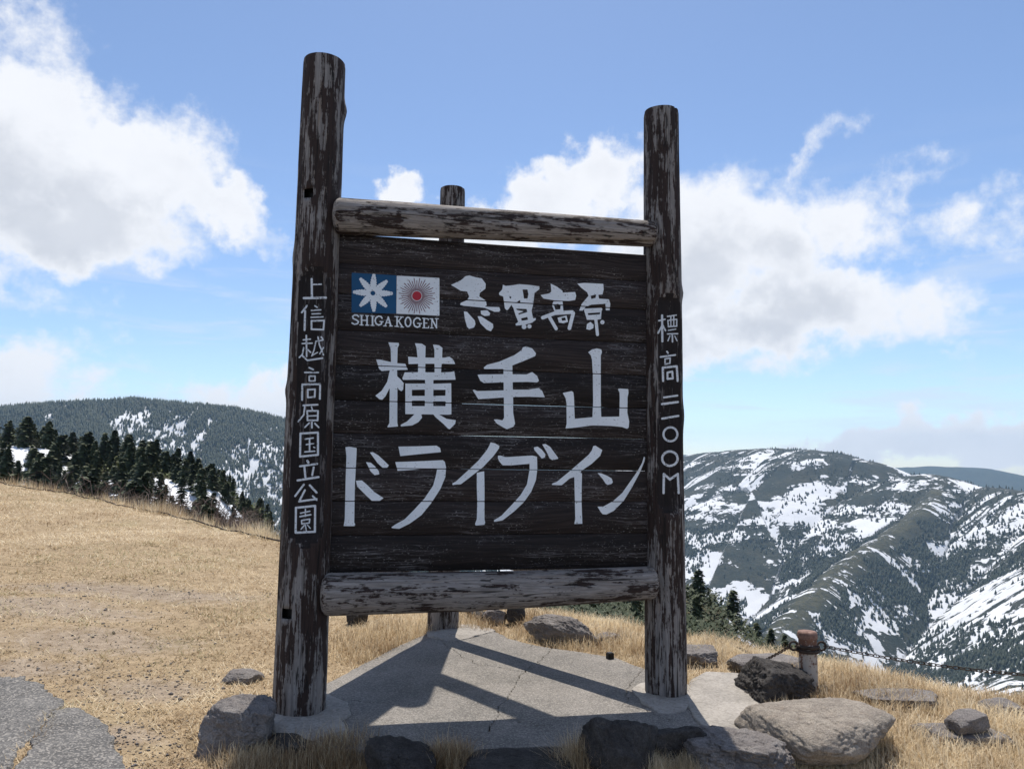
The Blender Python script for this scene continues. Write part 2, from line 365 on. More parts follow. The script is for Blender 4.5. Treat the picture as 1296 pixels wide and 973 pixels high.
# ------------------------------------------------------------------ terrain heights
EDGE_AZ = np.radians([-180, -90, -60, -45, -34.3, -30, -25.3, -21.2, -17.4, -13.5, -8.9, -2.9, 3.1, 6.7, 13.2, 22.9, 34.3, 60, 90, 130, 180])
EDGE_R = np.array([40, 60, 50, 42, 34, 28, 22, 18.6, 16, 14, 12, 10.2, 9.2, 8.7, 8.1, 7.7, 7.4, 9, 16, 30, 40.0])
TR = np.log(np.array([6, 20, 40, 70, 110, 130, 180, 350, 700, 1200, 3000, 15000.0]))
TA = np.radians([-180, -60, -36, -34, -27, -22, -18.5, -16, -8, 5, 13, 20, 35, 70, 180])
TZ = np.array([
    [0, 1, 2, 3, 4, 4, 2, -20, -120, -300, -430, -445],
    [0, .6, .2, -1, 4, 5, 0, -60, -200, -380, -430, -445],
    [-1, -.2, -2.2, -3.6, 2.0, 2.7, -4, -80, -250, -400, -430, -445],
    [-1, -.5, -2.5, -4.0, 1.8, 2.4, -4, -80, -250, -400, -430, -445],
    [-1, -1., -2.7, -4.2, 0.0, 0.4, -6, -85, -260, -400, -430, -445],
    [-1, -1.5, -3.5, -5.7, -1.4, -1.9, -10, -90, -270, -400, -430, -445],
    [-1, -2., -5., -8.3, -5.6, -7, -20, -110, -290, -400, -430, -445],
    [-1, -3., -7., -12., -12, -15, -35, -130, -300, -400, -430, -445],
    [-1, -6., -12, -22., -36, -44, -65, -150, -320, -410, -430, -445],
    [-1, -3.4, -6.3, -11.4, -19, -26, -48, -140, -310, -410, -430, -445],
    [-1, -3.2, -6.2, -11.4, -18.6, -26, -48, -140, -310, -410, -430, -445],
    [-1.2, -4.6, -8.6, -15.4, -25, -33, -60, -150, -320, -410, -430, -445],
    [-1.5, -8, -17, -31, -50, -60, -85, -180, -330, -410, -430, -445],
    [-1, -5, -12, -24, -42, -52, -80, -180, -330, -410, -430, -445],
    [0, 1, 2, 3, 4, 4, 2, -20, -120, -300, -430, -445]], float)
def table(r, az):
    lr = np.clip(np.log(np.maximum(r, 6.0)), TR[0], TR[-1] - 1e-6)
    j = np.clip(np.searchsorted(TR, lr, 'right') - 1, 0, len(TR) - 2); fj = (lr - TR[j]) / (TR[j + 1] - TR[j])
    i = np.clip(np.searchsorted(TA, az, 'right') - 1, 0, len(TA) - 2); fi = (az - TA[i]) / (TA[i + 1] - TA[i])
    fi = fi * fi * (3 - 2 * fi)
    return (TZ[i, j] * (1 - fj) + TZ[i, j + 1] * fj) * (1 - fi) + (TZ[i + 1, j] * (1 - fj) + TZ[i + 1, j + 1] * fj) * fi
PAD_C = np.array([-0.1, 5.6])
def ground_z(x, y):
    x = np.asarray(x, float); y = np.asarray(y, float)
    r = np.hypot(x, y); az = np.arctan2(x, y)
    re = np.interp(az, EDGE_AZ, EDGE_R)
    near = 1 - sstep(np.hypot((x - 0.1) / 2.6, (y - 5.6) / 2.4), 0.7, 1.4)
    q = -x - 1.9
    plat = 0.047 * (q + np.sqrt(q * q + 1.0)) / 2 * sstep(r, 3, 9) + (fbm(x * 0.45, y * 0.45, 4, 5) - 0.5) * 0.22 * (1 - near) + (fbm(x * 2.2, y * 2.2, 3, 9) - 0.5) * 0.06 * (1 - near)
    plat = plat - 0.035 - 0.10 * sstep(-y, -4.75, -4.1) * sstep(x, -2.0, -1.2) * sstep(-x, -2.6, -1.6)
    wdt = np.maximum(3.0, re * 0.34)
    k = sstep((r - re) / wdt, -0.35, 1.0)
    far = table(r, az)
    rough = (fbm(x * 0.06, y * 0.06, 5, 21) - 0.5) * np.clip((r - re) * 0.10, 0, 7)
    return plat * (1 - k) + far * k + rough * k
def edge_k(x, y):
    r = np.hypot(x, y); az = np.arctan2(x, y); return r / np.interp(az, EDGE_AZ, EDGE_R)
BARE = [((120, 800), 1.9, 0.9), ((70, 770), 2.2, 0.9), ((190, 850), 0.9, 0.55), ((150, 905), 0.6, 0.45), ((20, 830), 1.3, 0.6), ((215, 745), 2.2, 0.8), ((120, 740), 2.5, 0.8), ((30, 760), 2.0, 0.8), ((155, 955), 0.3, .3)]
BARE = [(on_ground(*p, z=0.12)[:2], a, b) for p, a, b in BARE]
def bare_at(x, y):
    s = np.zeros_like(x)
    for c, a, b in BARE: s = np.maximum(s, 1 - np.hypot((x - c[0]) / a, (y - c[1]) / b))
    return np.clip(s * .92, 0, 1)
HILL_SNOW = [((215, 640), 13, 16), ((232, 600), 8, 14), ((205, 585), 7, 8), ((160, 590), 5, 8), ((95, 600), 7, 6), ((245, 560), 6, 10), ((130, 575), 6, 8), ((300, 660), 9, 6), ((190, 560), 7, 8), ((80, 560), 5, 6), ((265, 600), 5, 10), ((30, 590), 6, 5)]

def build_ground():
    naz = 1080; az = np.linspace(-np.pi, np.pi, naz, endpoint=False)
    rr = np.concatenate([[0.02], np.geomspace(0.6, 3.0, 10), np.geomspace(3.1, 60, 170), np.geomspace(62, 700, 90), np.geomspace(760, 6400, 24)])
    A, Rr = np.meshgrid(az, rr, indexing='ij'); X = Rr * np.sin(A); Y = Rr * np.cos(A); Z = ground_z(X.ravel(), Y.ravel())
    V = np.stack([X.ravel(), Y.ravel(), Z], 1)
    o = make('ground', V, grid_faces(naz, len(rr), True)[:, ::-1], M['ground'], smooth=True)
    x, y = V[:, 0], V[:, 1]
    fattr(o.data, 'bare', bare_at(x, y)); ek = edge_k(x, y); fattr(o.data, 'wild', sstep(ek, 1.05, 1.4))
    # snow lying in hollows of the wooded hill, placed in plan
    sn = np.zeros(len(x)); r = np.hypot(x, y); azv = np.arctan2(x, y)
    base = fbm(x * 0.085, y * 0.085, 4, 44) + 0.25 * (fbm(x * 0.4, y * 0.4, 3, 45) - .5)
    sn = np.where((ek > 1.6) & (r > 36) & (r < 600), base - 0.035, 0.0)
    sn = np.where((azv > math.radians(-14)), sn - 0.12, sn)
    fattr(o.data, 'snow', sn)
    tag(o, 'dry straw coloured turf plateau falling away to wooded slopes', None, None, 'structure')
    return o
build_ground()

# ------------------------------------------------------------------ mountains
def ridge_pts(lst): return np.array([at_range(x, y, r) for x, y, r in lst])
def ridge_field(X, Y, lines):
    """lines: (points, slope, rounding). returns height, distance, run along ridge, id"""
    best = np.full(X.shape, -1e9); D = np.zeros(X.shape); S = np.zeros(X.shape); I = np.zeros(X.shape, int)
    for li, (P, slope, wd) in enumerate(lines):
        run = 0.0
        for a, b in zip(P[:-1], P[1:]):
            dx, dy = b[0] - a[0], b[1] - a[1]; L = math.hypot(dx, dy)
            tt = np.clip(((X - a[0]) * dx + (Y - a[1]) * dy) / (L * L), 0, 1)
            ex, ey = X - a[0] - tt * dx, Y - a[1] - tt * dy; d = np.hypot(ex, ey)
            z = a[2] + (b[2] - a[2]) * tt - slope * (np.sqrt(d * d + wd * wd) - wd)
            u = z > best
            side = np.sign(ex * dy - ey * dx)
            best = np.where(u, z, best); D = np.where(u, d, D); S = np.where(u, (run + tt * L) + 9000 * (side > 0) + 3000 * li, S); I = np.where(u, li, I)
            run += L
    return best, D, S, I
def sector(az0, az1, naz, r0, r1, nr, geo=False):
    az = np.radians(np.linspace(az0, az1, naz)); rr = np.geomspace(r0, r1, nr) if geo else np.linspace(r0, r1, nr)
    A, Rr = np.meshgrid(az, rr, indexing='ij'); return Rr * np.sin(A), Rr * np.cos(A), naz, nr

def cones(name, P, h, rad, mat, seed=1, sides=5):
    """many small conifers as one mesh: two stacked ragged cones each"""
    rng = np.random.default_rng(seed); n = len(P)
    ang = rng.uniform(0, 2 * np.pi, n)
    vs_, fs_ = [], []
    per = 2 * (sides + 1)
    V = np.zeros((n, per, 3))
    for lay, (zb, zt, rk) in enumerate(((0.02, 0.72, 1.0), (0.38, 1.0, 0.62))):
        for k in range(sides):
            a = ang + 2 * np.pi * k / sides + lay * 0.6
            rk_ = rad * rk * rng.uniform(0.65, 1.25, n)
            V[:, lay * (sides + 1) + k, 0] = P[:, 0] + np.cos(a) * rk_
            V[:, lay * (sides + 1) + k, 1] = P[:, 1] + np.sin(a) * rk_
            V[:, lay * (sides + 1) + k, 2] = P[:, 2] + h * (zb + rng.uniform(-0.06, 0.06, n))
        V[:, lay * (sides + 1) + sides] = P; V[:, lay * (sides + 1) + sides, 2] += h * zt
    F = []
    for lay in range(2):
        o = lay * (sides + 1)
        for k in range(sides): F.append([o + k, o + (k + 1) % sides, o + sides])
    F = np.array(F)[None] + (np.arange(n) * per)[:, None, None]
    return make(name, V.reshape(-1, 3), F.reshape(-1, 3), mat)

def left_ridge_h(X, Y):
    P = ridge_pts([(-900, 560, 2900), (-400, 530, 2400), (-150, 522, 2150), (0, 517, 2050), (60, 513, 2000), (110, 510, 1980), (185, 507, 1950), (230, 512, 1930), (290, 519, 1900), (330, 526, 1880), (362, 533, 1870), (410, 552, 1850), (470, 590, 1800), (560, 640, 1750), (660, 700, 1700)])
    Q = ridge_pts([(330, 526, 1880), (352, 575, 1720), (372, 640, 1500), (380, 720, 1250)])
    Q2 = ridge_pts([(110, 510, 1980), (130, 560, 1650), (160, 620, 1300)])
    h, D, S, I = ridge_field(X, Y, [(P, 0.52, 40), (Q, 0.75, 15), (Q2, 0.6, 25)])
    g = np.abs(fbm(S / 120, D / 420, 4, 3) - 0.5) * 2
    h = h + (g - 0.35) * np.clip(D * 0.22, 0, 42) + (fbm(X / 60, Y / 60, 4, 8) - 0.5) * 10
    return np.maximum(h, -446), D, S, g
def dome_h(X, Y):
    P = ridge_pts([(560, 612, 3300), (700, 602, 3050), (820, 590, 2850), (862, 581, 2780), (905, 573, 2680), (945, 568, 2560), (985, 567, 2450), (1040, 571, 2370), (1075, 581, 2330), (1110, 596, 2290), (1150, 603, 2210), (1175, 601, 2140), (1240, 617, 2080), (1330, 624, 2000), (1500, 640, 2000), (1900, 640, 2100)])
    Q = ridge_pts([(1165, 603, 2170), (1190, 622, 1960), (1160, 650, 1840), (1132, 671, 1760), (1091, 696, 1660), (1050, 730, 1550), (1018, 764, 1440), (985, 805, 1330)])
    Q2 = ridge_pts([(1330, 624, 2000), (1370, 665, 1650), (1350, 740, 1350), (1320, 820, 1150), (1290, 900, 1000)])
    Q3 = ridge_pts([(985, 567, 2450), (965, 610, 2230), (940, 660, 2050), (915, 715, 1880), (890, 770, 1720)])
    h, D, S, I = ridge_field(X, Y, [(P, 0.56, 150), (Q, 0.72, 22), (Q2, 0.75, 25), (Q3, 0.5, 130)])
    g = fbm(S / 95, D / 380, 4, 13)
    h = h + (np.abs(g - 0.5) * 2 - 0.3) * np.clip(D * 0.16, 0, 26) + (fbm(X / 70, Y / 70, 5, 18) - 0.5) * 8
    return np.maximum(h, -446), D, S, I, g

def build_mountains():
    X, Y, na, nr = sector(-55, 5, 900, 800, 2400, 230)
    h, D, S, g = left_ridge_h(X, Y)
    o = make('forested_ridge', np.stack([X.ravel(), Y.ravel(), h.ravel()], 1), grid_faces(na, nr)[:, ::-1], M['ridge'], smooth=True)
    snow = 0.47 + 0.5 * (fbm(S / 8, D / 130, 4, 61) - 0.5) + 0.3 * (fbm(X / 20, Y / 20, 3, 62) - 0.5) + 0.08 * sstep(D, 60, 420) - 0.14 * sstep(-D, -120, 0)
    fattr(o.data, 'run', S.ravel()); fattr(o.data, 'fall', D.ravel()); fattr(o.data, 'snow', snow.ravel() - 0.02); fattr(o.data, 'lush', np.zeros(snow.size))
    tag(o, 'forested mountain ridge streaked with snow behind the wooded hill', None, None, 'structure')
    rng = np.random.default_rng(5)
    n = 120000
    az = np.radians(rng.uniform(-42, 0, n)); r = rng.uniform(1000, 2080, n); x = r * np.sin(az); y = r * np.cos(az)
    hh, D, S, g = left_ridge_h(x, y)
    open_ = 0.40 + 1.1 * (fbm(S / 8, D / 130, 4, 61) - 0.5) + 0.8 * (fbm(x / 20, y / 20, 3, 62) - 0.5) + 0.16 * sstep(D, 60, 420) - 0.3 * sstep(-D, -140, 0)
    keep = (hh > -250) & (rng.uniform(0, 1, n) < np.clip(1.25 - 2.0 * (open_ - 0.22), 0.02, 1))
    idx = np.where(keep)[0][:56000]
    P = np.stack([x, y, hh - 0.5], 1)[idx]
    f = cones('ridge_forest', P, rng.uniform(6, 14, len(P)), rng.uniform(1.9, 3.6, len(P)), M['far_fir'], 3)
    tag(f, 'far-off conifer forest covering the snow-streaked ridge', None, None, 'stuff')

    X, Y, na, nr = sector(-8, 52, 1050, 800, 3100, 380)
    h, D, S, I, g = dome_h(X, Y)
    o = make('snowy_mountain', np.stack([X.ravel(), Y.ravel(), h.ravel()], 1), grid_faces(na, nr)[:, ::-1], M['mountain'], smooth=True)
    def snow_of(X, Y, D, S, I, h):
        st = fbm(S / 9.5 + 5.0 * (fbm(X / 120, Y / 120, 3, 70) - .5), D / 170, 5, 71, 0.66)
        s = 0.474 + 0.50 * (st - .5) + 0.22 * (fbm(X / 210, Y / 210, 3, 72) - 0.5) + 0.2 * (fbm(X / 28, Y / 28, 4, 73) - .5)
        s = s - 0.16 * sstep(-D, -110, -15) * ((I == 0) | (I == 1)) + 0.05 * sstep(-h, 0, 250)
        return s
    fattr(o.data, 'run', S.ravel()); fattr(o.data, 'fall', D.ravel())
    fattr(o.data, 'snow', (snow_of(X, Y, D, S, I, h) - 0.005).ravel())
    lush = sstep(-D, -42, -6) * (I == 1) * (0.5 + fbm(X / 40, Y / 40, 3, 75)) * sstep(-h, 20, 60)
    fattr(o.data, 'lush', np.clip(lush, 0, 1).ravel())
    tag(o, 'broad rounded mountain streaked with melting snow across the valley', None, None, 'structure')
    n = 150000
    az = np.radians(rng.uniform(10, 44, n)); r = rng.uniform(1000, 2500, n); x = r * np.sin(az); y = r * np.cos(az)
    hh, D, S, I, g = dome_h(x, y); sn = snow_of(x, y, D, S, I, hh)
    clump = fbm(x / 130, y / 130, 4, 81)
    p = np.where(sn > 0.50, 0.25, 1.0) * np.clip((clump - 0.49) * 10, 0.02, 1) * (0.1 + 0.9 * sstep(-hh, 40, 240))
    keep = rng.uniform(0, 1, n) < p
    keep &= ~((I == 1) & (D < 35))
    idx = np.where(keep)[0][:15000]
    P = np.stack([x, y, hh - 0.6], 1)[idx]
    f = cones('valley_forest', P, rng.uniform(4, 11, len(P)), rng.uniform(1.7, 3.6, len(P)), M['far_fir'], 4)
    tag(f, 'far-off dark conifers scattered over the snowy mountain', None, None, 'stuff')

    X, Y, na, nr = sector(-75, 75, 700, 4600, 6400, 40)
    P = ridge_pts([(-2500, 560, 6500), (-900, 560, 6000), (-300, 575, 5900), (300, 580, 5900), (600, 583, 5900), (760, 577, 5900), (862, 575, 5900), (905, 578, 5900), (985, 586, 5900), (1080, 595, 5900), (1125, 592, 5900), (1175, 590, 5900), (1240, 592, 5900), (1275, 599, 5900), (1310, 607, 5900), (1500, 612, 5900), (1900, 600, 6000), (3500, 590, 6500)])
    h, D, S, I = ridge_field(X, Y, [(P, 0.35, 120)])
    h = np.maximum(h + (fbm(X / 260, Y / 260, 5, 91) - 0.5) * 42 * sstep(D, 0, 400) + (fbm(X / 90, Y / 90, 3, 92) - .5) * 10, -446)
    o = make('distant_ridge', np.stack([X.ravel(), Y.ravel(), h.ravel()], 1), grid_faces(na, nr)[:, ::-1], M['far'], smooth=True)
    fattr(o.data, 'snow', np.full(X.size, -2.0)); fattr(o.data, 'lush', np.zeros(X.size))
    tag(o, 'distant blue forested ridge on the horizon', None, None, 'structure')
build_mountains()

def build_haze():
    m = bpy.data.materials.new('thin_air'); m.use_nodes = True; t = NT(m.node_tree); t.n.clear()
    v = t.node('ShaderNodeVolumePrincipled'); v.inputs['Color'].default_value = (0.46, 0.70, 1.0, 1)
    v.inputs['Density'].default_value = 0.00009; v.inputs['Anisotropy'].default_value = 0.1
    out = t.node('ShaderNodeOutputMaterial'); t.l.new(v.outputs[0], out.inputs['Volume'])
    R, b, tp = 6700, -447.5, 290
    V = [(x, y, z) for z in (b, tp) for x, y in ((-R, -R), (R, -R), (R, R), (-R, R))]
    F = [[3, 2, 1, 0], [4, 5, 6, 7], [0, 1, 5, 4], [1, 2, 6, 5], [2, 3, 7, 6], [3, 0, 4, 7]]
    o = make('haze', V, F, m)
    tag(o, 'thin blue mountain air fading the far ridges', None, None, 'stuff')
build_haze()

# ------------------------------------------------------------------ outlines to flat meshes
def sd_poly(px, py, poly):
    P = np.asarray(poly, float); d = np.full(px.shape, 1e9); ins = np.zeros(px.shape, bool); n = len(P)
    for i in range(n):
        a, b = P[i], P[(i + 1) % n]; e = b - a; L = e @ e + 1e-12
        tt = np.clip(((px - a[0]) * e[0] + (py - a[1]) * e[1]) / L, 0, 1)
        d = np.minimum(d, np.hypot(px - a[0] - tt * e[0], py - a[1] - tt * e[1]))
        if abs(e[1]) > 1e-12:
            c = ((a[1] > py) != (b[1] > py)) & (px < e[0] * (py - a[1]) / e[1] + a[0]); ins ^= c
    return np.where(ins, d, -d)
def sd_line(px, py, pts, hw):
    P = np.asarray(pts, float); d = np.full(px.shape, -1e9)
    for a, b in zip(P[:-1], P[1:]):
        e = b - a; L = e @ e + 1e-12; tt = np.clip(((px - a[0]) * e[0] + (py - a[1]) * e[1]) / L, 0, 1)
        d = np.maximum(d, hw - np.hypot(px - a[0] - tt * e[0], py - a[1] - tt * e[1]))
    return d
def march(fn, x0, y0, x1, y1, step):
    """area where fn > 0 as a mesh: verts (N,2), faces, boundary edges"""
    xs = np.arange(x0, x1 + step, step); ys = np.arange(y0, y1 + step, step)
    X, Y = np.meshgrid(xs, ys, indexing='ij'); F = fn(X, Y); ny = len(ys)
    F = np.where(np.abs(F) < 1e-6 * step, 1e-6 * step, F)
    I = F > 0; V = []; idx = {}; faces = []; bnd = []
    def gv(i, j):
        k = (i, j, 2)
        if k not in idx: idx[k] = len(V); V.append((xs[i], ys[j]))
        return idx[k]
    def ev(i, j, d):
        k = (i, j, d)
        if k not in idx:
            i2, j2 = (i + 1, j) if d == 0 else (i, j + 1); a, b = F[i, j], F[i2, j2]; t_ = a / (a - b)
            idx[k] = len(V); V.append((xs[i] + (xs[i2] - xs[i]) * t_, ys[j] + (ys[j2] - ys[j]) * t_))
        return idx[k]
    s = I[:-1, :-1].astype(int) + I[1:, :-1] + I[1:, 1:] + I[:-1, 1:]
    for i, j in zip(*np.nonzero(s)):
        c = [(i, j), (i + 1, j), (i + 1, j + 1), (i, j + 1)]
        if s[i, j] == 4: faces.append([gv(*q) for q in c]); continue
        e = [(i, j, 0), (i + 1, j, 1), (i, j + 1, 0), (i, j, 1)]
        poly = []; kinds = []
        for k in range(4):
            a, b = c[k], c[(k + 1) % 4]
            if I[a]: poly.append(gv(*a)); kinds.append(0)
            if I[a] != I[b]: poly.append(ev(*e[k])); kinds.append(1)
        if len(poly) >= 3:
            faces.append(poly)
            for k in range(len(poly)):
                if kinds[k] == 1 and kinds[(k + 1) % len(poly)] == 1: bnd.append((poly[k], poly[(k + 1) % len(poly)]))
    return np.array(V).reshape(-1, 2), faces, bnd
def slab(name, fn, box, step, top, thick, mat, parent=None, warp=None):
    """flat slab in plan with real thickness; top may be a number or a function of x, y"""
    V, F, B = march(fn, *box, step); n = len(V)
    tz = top(V[:, 0], V[:, 1]) if callable(top) else np.full(n, top)
    VV = np.concatenate([np.c_[V, tz], np.c_[V, tz - thick]])
    faces = [list(f) for f in F] + [[b, a, a + n, b + n] for a, b in B]
    c = VV.mean(0); c[2] = 0
    return make(name, VV, faces, mat, parent, origin=None if parent is not None else c)

# ------------------------------------------------------------------ the sign
PL = on_ground(378, 902); PR = on_ground(843, 878); PB = on_ground(560.5, 795)
TL = at_depth(410.5, 80, PL[1]); TRt = at_depth(836.5, 143, PR[1]); TB = at_depth(573, 240, PB[1])
for p, tp in ((PL, TL), (PR, TRt), (PB, TB)): tp[0] = p[0] + (tp[0] - p[0]) * 1.0
bdir = PR - PL; bdir[2] = 0; BLEN = np.linalg.norm(bdir); bdir /= BLEN
bn = np.array([bdir[1], -bdir[0], 0.0])                     # faces the viewer
BOARD_ANG = math.atan2(bdir[1], bdir[0])
sign = empty('wooden_signboard', (float((PL[0] + PR[0] + PB[0]) / 3), float((PL[1] + PR[1] + PB[1]) / 3), 0.0))
tag(sign, 'tall three-post log signboard of dark brown planks with white Japanese lettering', 'signboard')
M['post'] = wood_log('weathered_post', 'Z', 0.70)
M['post_dark'] = wood_log('painted_post_face', 'Z', 0.93, seed=3.0, grey=(0.12, 0.11, 0.11), brown=(0.012, 0.0095, 0.0095))
M['beam'] = wood_log('weathered_beam', 'X', 0.44, BOARD_ANG, 5.0, grey=(0.29, 0.262, 0.24))
m, t, b = new_mat('dark_hollow'); b.inputs['Base Color'].default_value = (0.012, 0.010, 0.009, 1); M['hollow'] = m

def plank_mat():
    m, t, b = new_mat('dark_brown_planks'); co = t.mapping(obj_co(t), rot=(0, 0, -BOARD_ANG))
    rnd = t.node('ShaderNodeObjectInfo').outputs['Random']
    off = t.node('ShaderNodeCombineXYZ'); t.l.new(t.m('MULTIPLY', rnd, 37.0), off.inputs[0]); t.l.new(t.m('MULTIPLY', rnd, 11.0), off.inputs[2])
    ad = t.node('ShaderNodeVectorMath', operation='ADD'); t.l.new(co, ad.inputs[0]); t.l.new(off.outputs[0], ad.inputs[1]); c0 = ad.outputs[0]
    kn = t.noise(t.mapping(c0, scale=(1.6, 1, 5)), 1.0, 2.0, 0.5, out='Color')
    warp = t.node('ShaderNodeVectorMath', operation='MULTIPLY_ADD'); t.l.new(kn, warp.inputs[0]); warp.inputs[1].default_value = (0, 0, 0.10); t.l.new(c0, warp.inputs[2])
    grain = t.noise(t.mapping(warp.outputs[0], scale=(2.6, 3, 95)), 1.0, 4.0, 0.65)
    fine = t.noise(t.mapping(c0, scale=(16, 16, 260)), 1.0, 3.0, 0.65)
    worn = t.noise(t.mapping(c0, scale=(2.0, 1, 6.0)), 1.0, 5.0, 0.62)
    fleck = t.noise(t.mapping(c0, scale=(55, 1, 120)), 1.0, 3.0, 0.6)
    c = t.mix(t.step(grain, 0.38, 0.66), (0.0135, 0.0098, 0.0094), (0.034, 0.0245, 0.0225))
    vary = t.m('ADD', 0.62, t.m('MULTIPLY', t.m('FRACT', t.m('MULTIPLY', rnd, 7.31)), 0.9))
    vc = t.node('ShaderNodeCombineColor'); [t.l.new(vary, vc.inputs[q]) for q in range(3)]
    c = t.mix(1.0, c, vc.outputs[0], 'MULTIPLY')
    lift = t.m('MULTIPLY', t.step(worn, 0.44, 0.66), t.step(t.m('ADD', t.m('MULTIPLY', grain, 0.5), t.m('MULTIPLY', fine, 0.5)), 0.50, 0.60))
    c = t.mix(t.m('MULTIPLY', lift, 0.72), c, (0.17, 0.16, 0.165))
    fl = t.m('MULTIPLY', t.step(fleck, 0.62, 0.67), t.step(worn, 0.40, 0.60))
    c = t.mix(t.m('MULTIPLY', fl, 0.7), c, (0.30, 0.28, 0.27))
    t.l.new(c, b.inputs['Base Color']); b.inputs['Roughness'].default_value = 0.7
    add_bump(t, b, t.m('ADD', grain, t.m('MULTIPLY', fine, 0.5)), 0.5, 0.004)
    return m
M['plank'] = plank_mat()

def log_mesh(A, Bp, rA, rB, nseg=72, nring=110, seed=1, flats=(), dome=0.0, bow=(0, 0, 0), knots=(), holes=()):
    """log from A to Bp. flats: (normal, axis distance, s0, s1, ramp) shave a face between runs s0..s1"""
    A = np.asarray(A, float); Bp = np.asarray(Bp, float); ax = Bp - A; L = np.linalg.norm(ax); ax /= L
    ref = np.array([0, 1.0, 0]) if abs(ax[2]) > 0.7 else np.array([0, 0, 1.0])
    u = np.cross(ref, ax); u /= np.linalg.norm(u); v = np.cross(ax, u)
    s = np.linspace(0, L, nring); th = np.linspace(0, 2 * np.pi, nseg, endpoint=False)
    S, T = np.meshgrid(s, th, indexing='ij')
    r = rA + (rB - rA) * S / L
    cx, cyy = np.cos(T), np.sin(T)
    q = np.stack([cx.ravel() * 1.3, cyy.ravel() * 1.3, S.ravel() * 1.4], 1)
    r = r * (1 + 0.07 * (fbm3(q, 3, seed).reshape(S.shape) - 0.5) * 2)
    q2 = np.stack([cx.ravel() * 9, cyy.ravel() * 9, S.ravel() * 1.6], 1)
    cr = noise3(q2, seed + 50).reshape(S.shape)
    r = r - 0.012 * sstep(cr, 0.36, 0.24)
    for (ks, kt, amp, wd) in knots:
        dth = np.angle(np.exp(1j * (T - kt))); r = r + amp * np.exp(-((S - ks) ** 2 + (dth * rA) ** 2) / wd ** 2)
    if dome > 0:
        for e in (S, L - S):
            k = np.clip(1 - e / dome, 0, 1); r = r * np.sqrt(np.clip(1 - k ** 2.6, 0.0, 1))
    else:
        e = np.minimum(S, L - S); r = r * (1 - 0.03 * np.clip(1 - e / 0.02, 0, 1))
    P = r[..., None] * (cx[..., None] * u + cyy[..., None] * v)
    mi = np.zeros((nring - 1, nseg), int)
    for (nrm, dist, s0, s1, ramp) in flats:
        nrm = np.asarray(nrm, float)
        lim = dist + np.clip((s0 - S) / ramp, 0, 9) * 0.05 + np.clip((S - s1) / ramp, 0, 9) * 0.05
        dn = P @ nrm; over = np.maximum(dn - lim, 0); P = P - over[..., None] * nrm
        ov = over > 0.0008
        mi |= (ov[:-1] & ov[1:]).astype(int)
    P = P + A + S[..., None] * ax + (np.sin(np.pi * S / L))[..., None] * np.asarray(bow, float)
    i = np.arange(nring - 1)[:, None]; j = np.arange(nseg)[None, :]; j2 = (j + 1) % nseg
    F = np.stack([i * nseg + j, i * nseg + j2, (i + 1) * nseg + j2, (i + 1) * nseg + j], -1).reshape(-1, 4)
    V = P.reshape(-1, 3); n0 = len(V)
    V = np.vstack([V, A, Bp, P[0], P[-1]])
    faces = [list(f) for f in F]; mi = list(mi.ravel())
    for k in range(nseg):
        faces.append([n0, n0 + 2 + (k + 1) % nseg, n0 + 2 + k]); mi.append(0)
        faces.append([n0 + 1, n0 + 2 + nseg + k, n0 + 2 + nseg + (k + 1) % nseg]); mi.append(0)
    return V, faces, mi

def z_at(px, py, y): return float(at_depth(px, py, y)[2])
LY, RY = float(PL[1]), float(PR[1])
def sink(p, d=0.25): q = np.array(p, float); q[2] -= d; return q
L_FLAT, R_FLAT = 0.112, 0.104
lz0, lz1 = z_at(383, 676, LY - .12) + .25, z_at(400, 350, LY - .12) + .25
rz0, rz1 = z_at(848, 642, RY - .12) + .25, z_at(846, 379, RY - .12) + .25
def post(A, Bp, rA, rB, seed, flats, knots, holes):
    V, F, mi = log_mesh(sink(A), Bp, rA, rB, 84, 150, seed, flats, knots=knots)
    o = make('post', V, F, [M['post'], M['post_dark'], M['hollow']], sign, True, mat_index=mi)
    if holes:
        bm = bmesh.new(); bm.from_mesh(o.data); org = Vector(sign.location)
        for (c, nrm, hw, hh) in holes:
            c = Vector(c); nrm = Vector(nrm); sd = nrm.cross(Vector((0, 0, 1)))
            fs = []
            for f in bm.faces:
                q = f.calc_center_median() + org - c
                if abs(q.dot(sd)) < hw and abs(q.z) < hh and q.dot(nrm) > -0.1: fs.append(f)
            if not fs: continue
            ex = bmesh.ops.extrude_face_region(bm, geom=fs); bmesh.ops.delete(bm, geom=fs, context='FACES')
            vv = [g for g in ex['geom'] if isinstance(g, bmesh.types.BMVert)]
            for g in vv: g.co -= nrm * 0.07
            for f in bm.faces:
                if any(w_ in f.verts for w_ in ()) : pass
            vset = set(vv)
            for f in bm.faces:
                if any(w_ in vset for w_ in f.verts): f.material_index = 2; f.smooth = False
        bm.to_mesh(o.data); bm.free()
    return o
todir = lambda p: -np.array([p[0], p[1], 0]) / math.hypot(p[0], p[1])
h1 = on_plane(391.5, 242, PL + todir(PL) * 0.15, todir(PL)); h2 = on_plane(363, 775, PL + todir(PL) * 0.15, todir(PL))
post(PL, TL, 0.167, 0.143, 3, [(bn, L_FLAT, lz0, lz1, 0.105)], [(4.25, 0.1, 0.02, 0.06), (3.2, 3.0, 0.012, 0.08), (2.3, 3.3, 0.012, 0.05)],
     [(h1, todir(PL), 0.029, 0.030), (h2, todir(PL), 0.026, 0.030)])
h3 = on_plane(867, 750, PR + np.array([1, 0, 0]) * 0.1, todir(PR))
post(PR, TRt, 0.147, 0.130, 11, [(bn, R_FLAT, rz0, rz1, 0.085)], [(3.1, 0.0, 0.014, 0.05), (2.2, 0.1, 0.012, 0.09), (2.5, 3.2, 0.01, 0.05)], [])
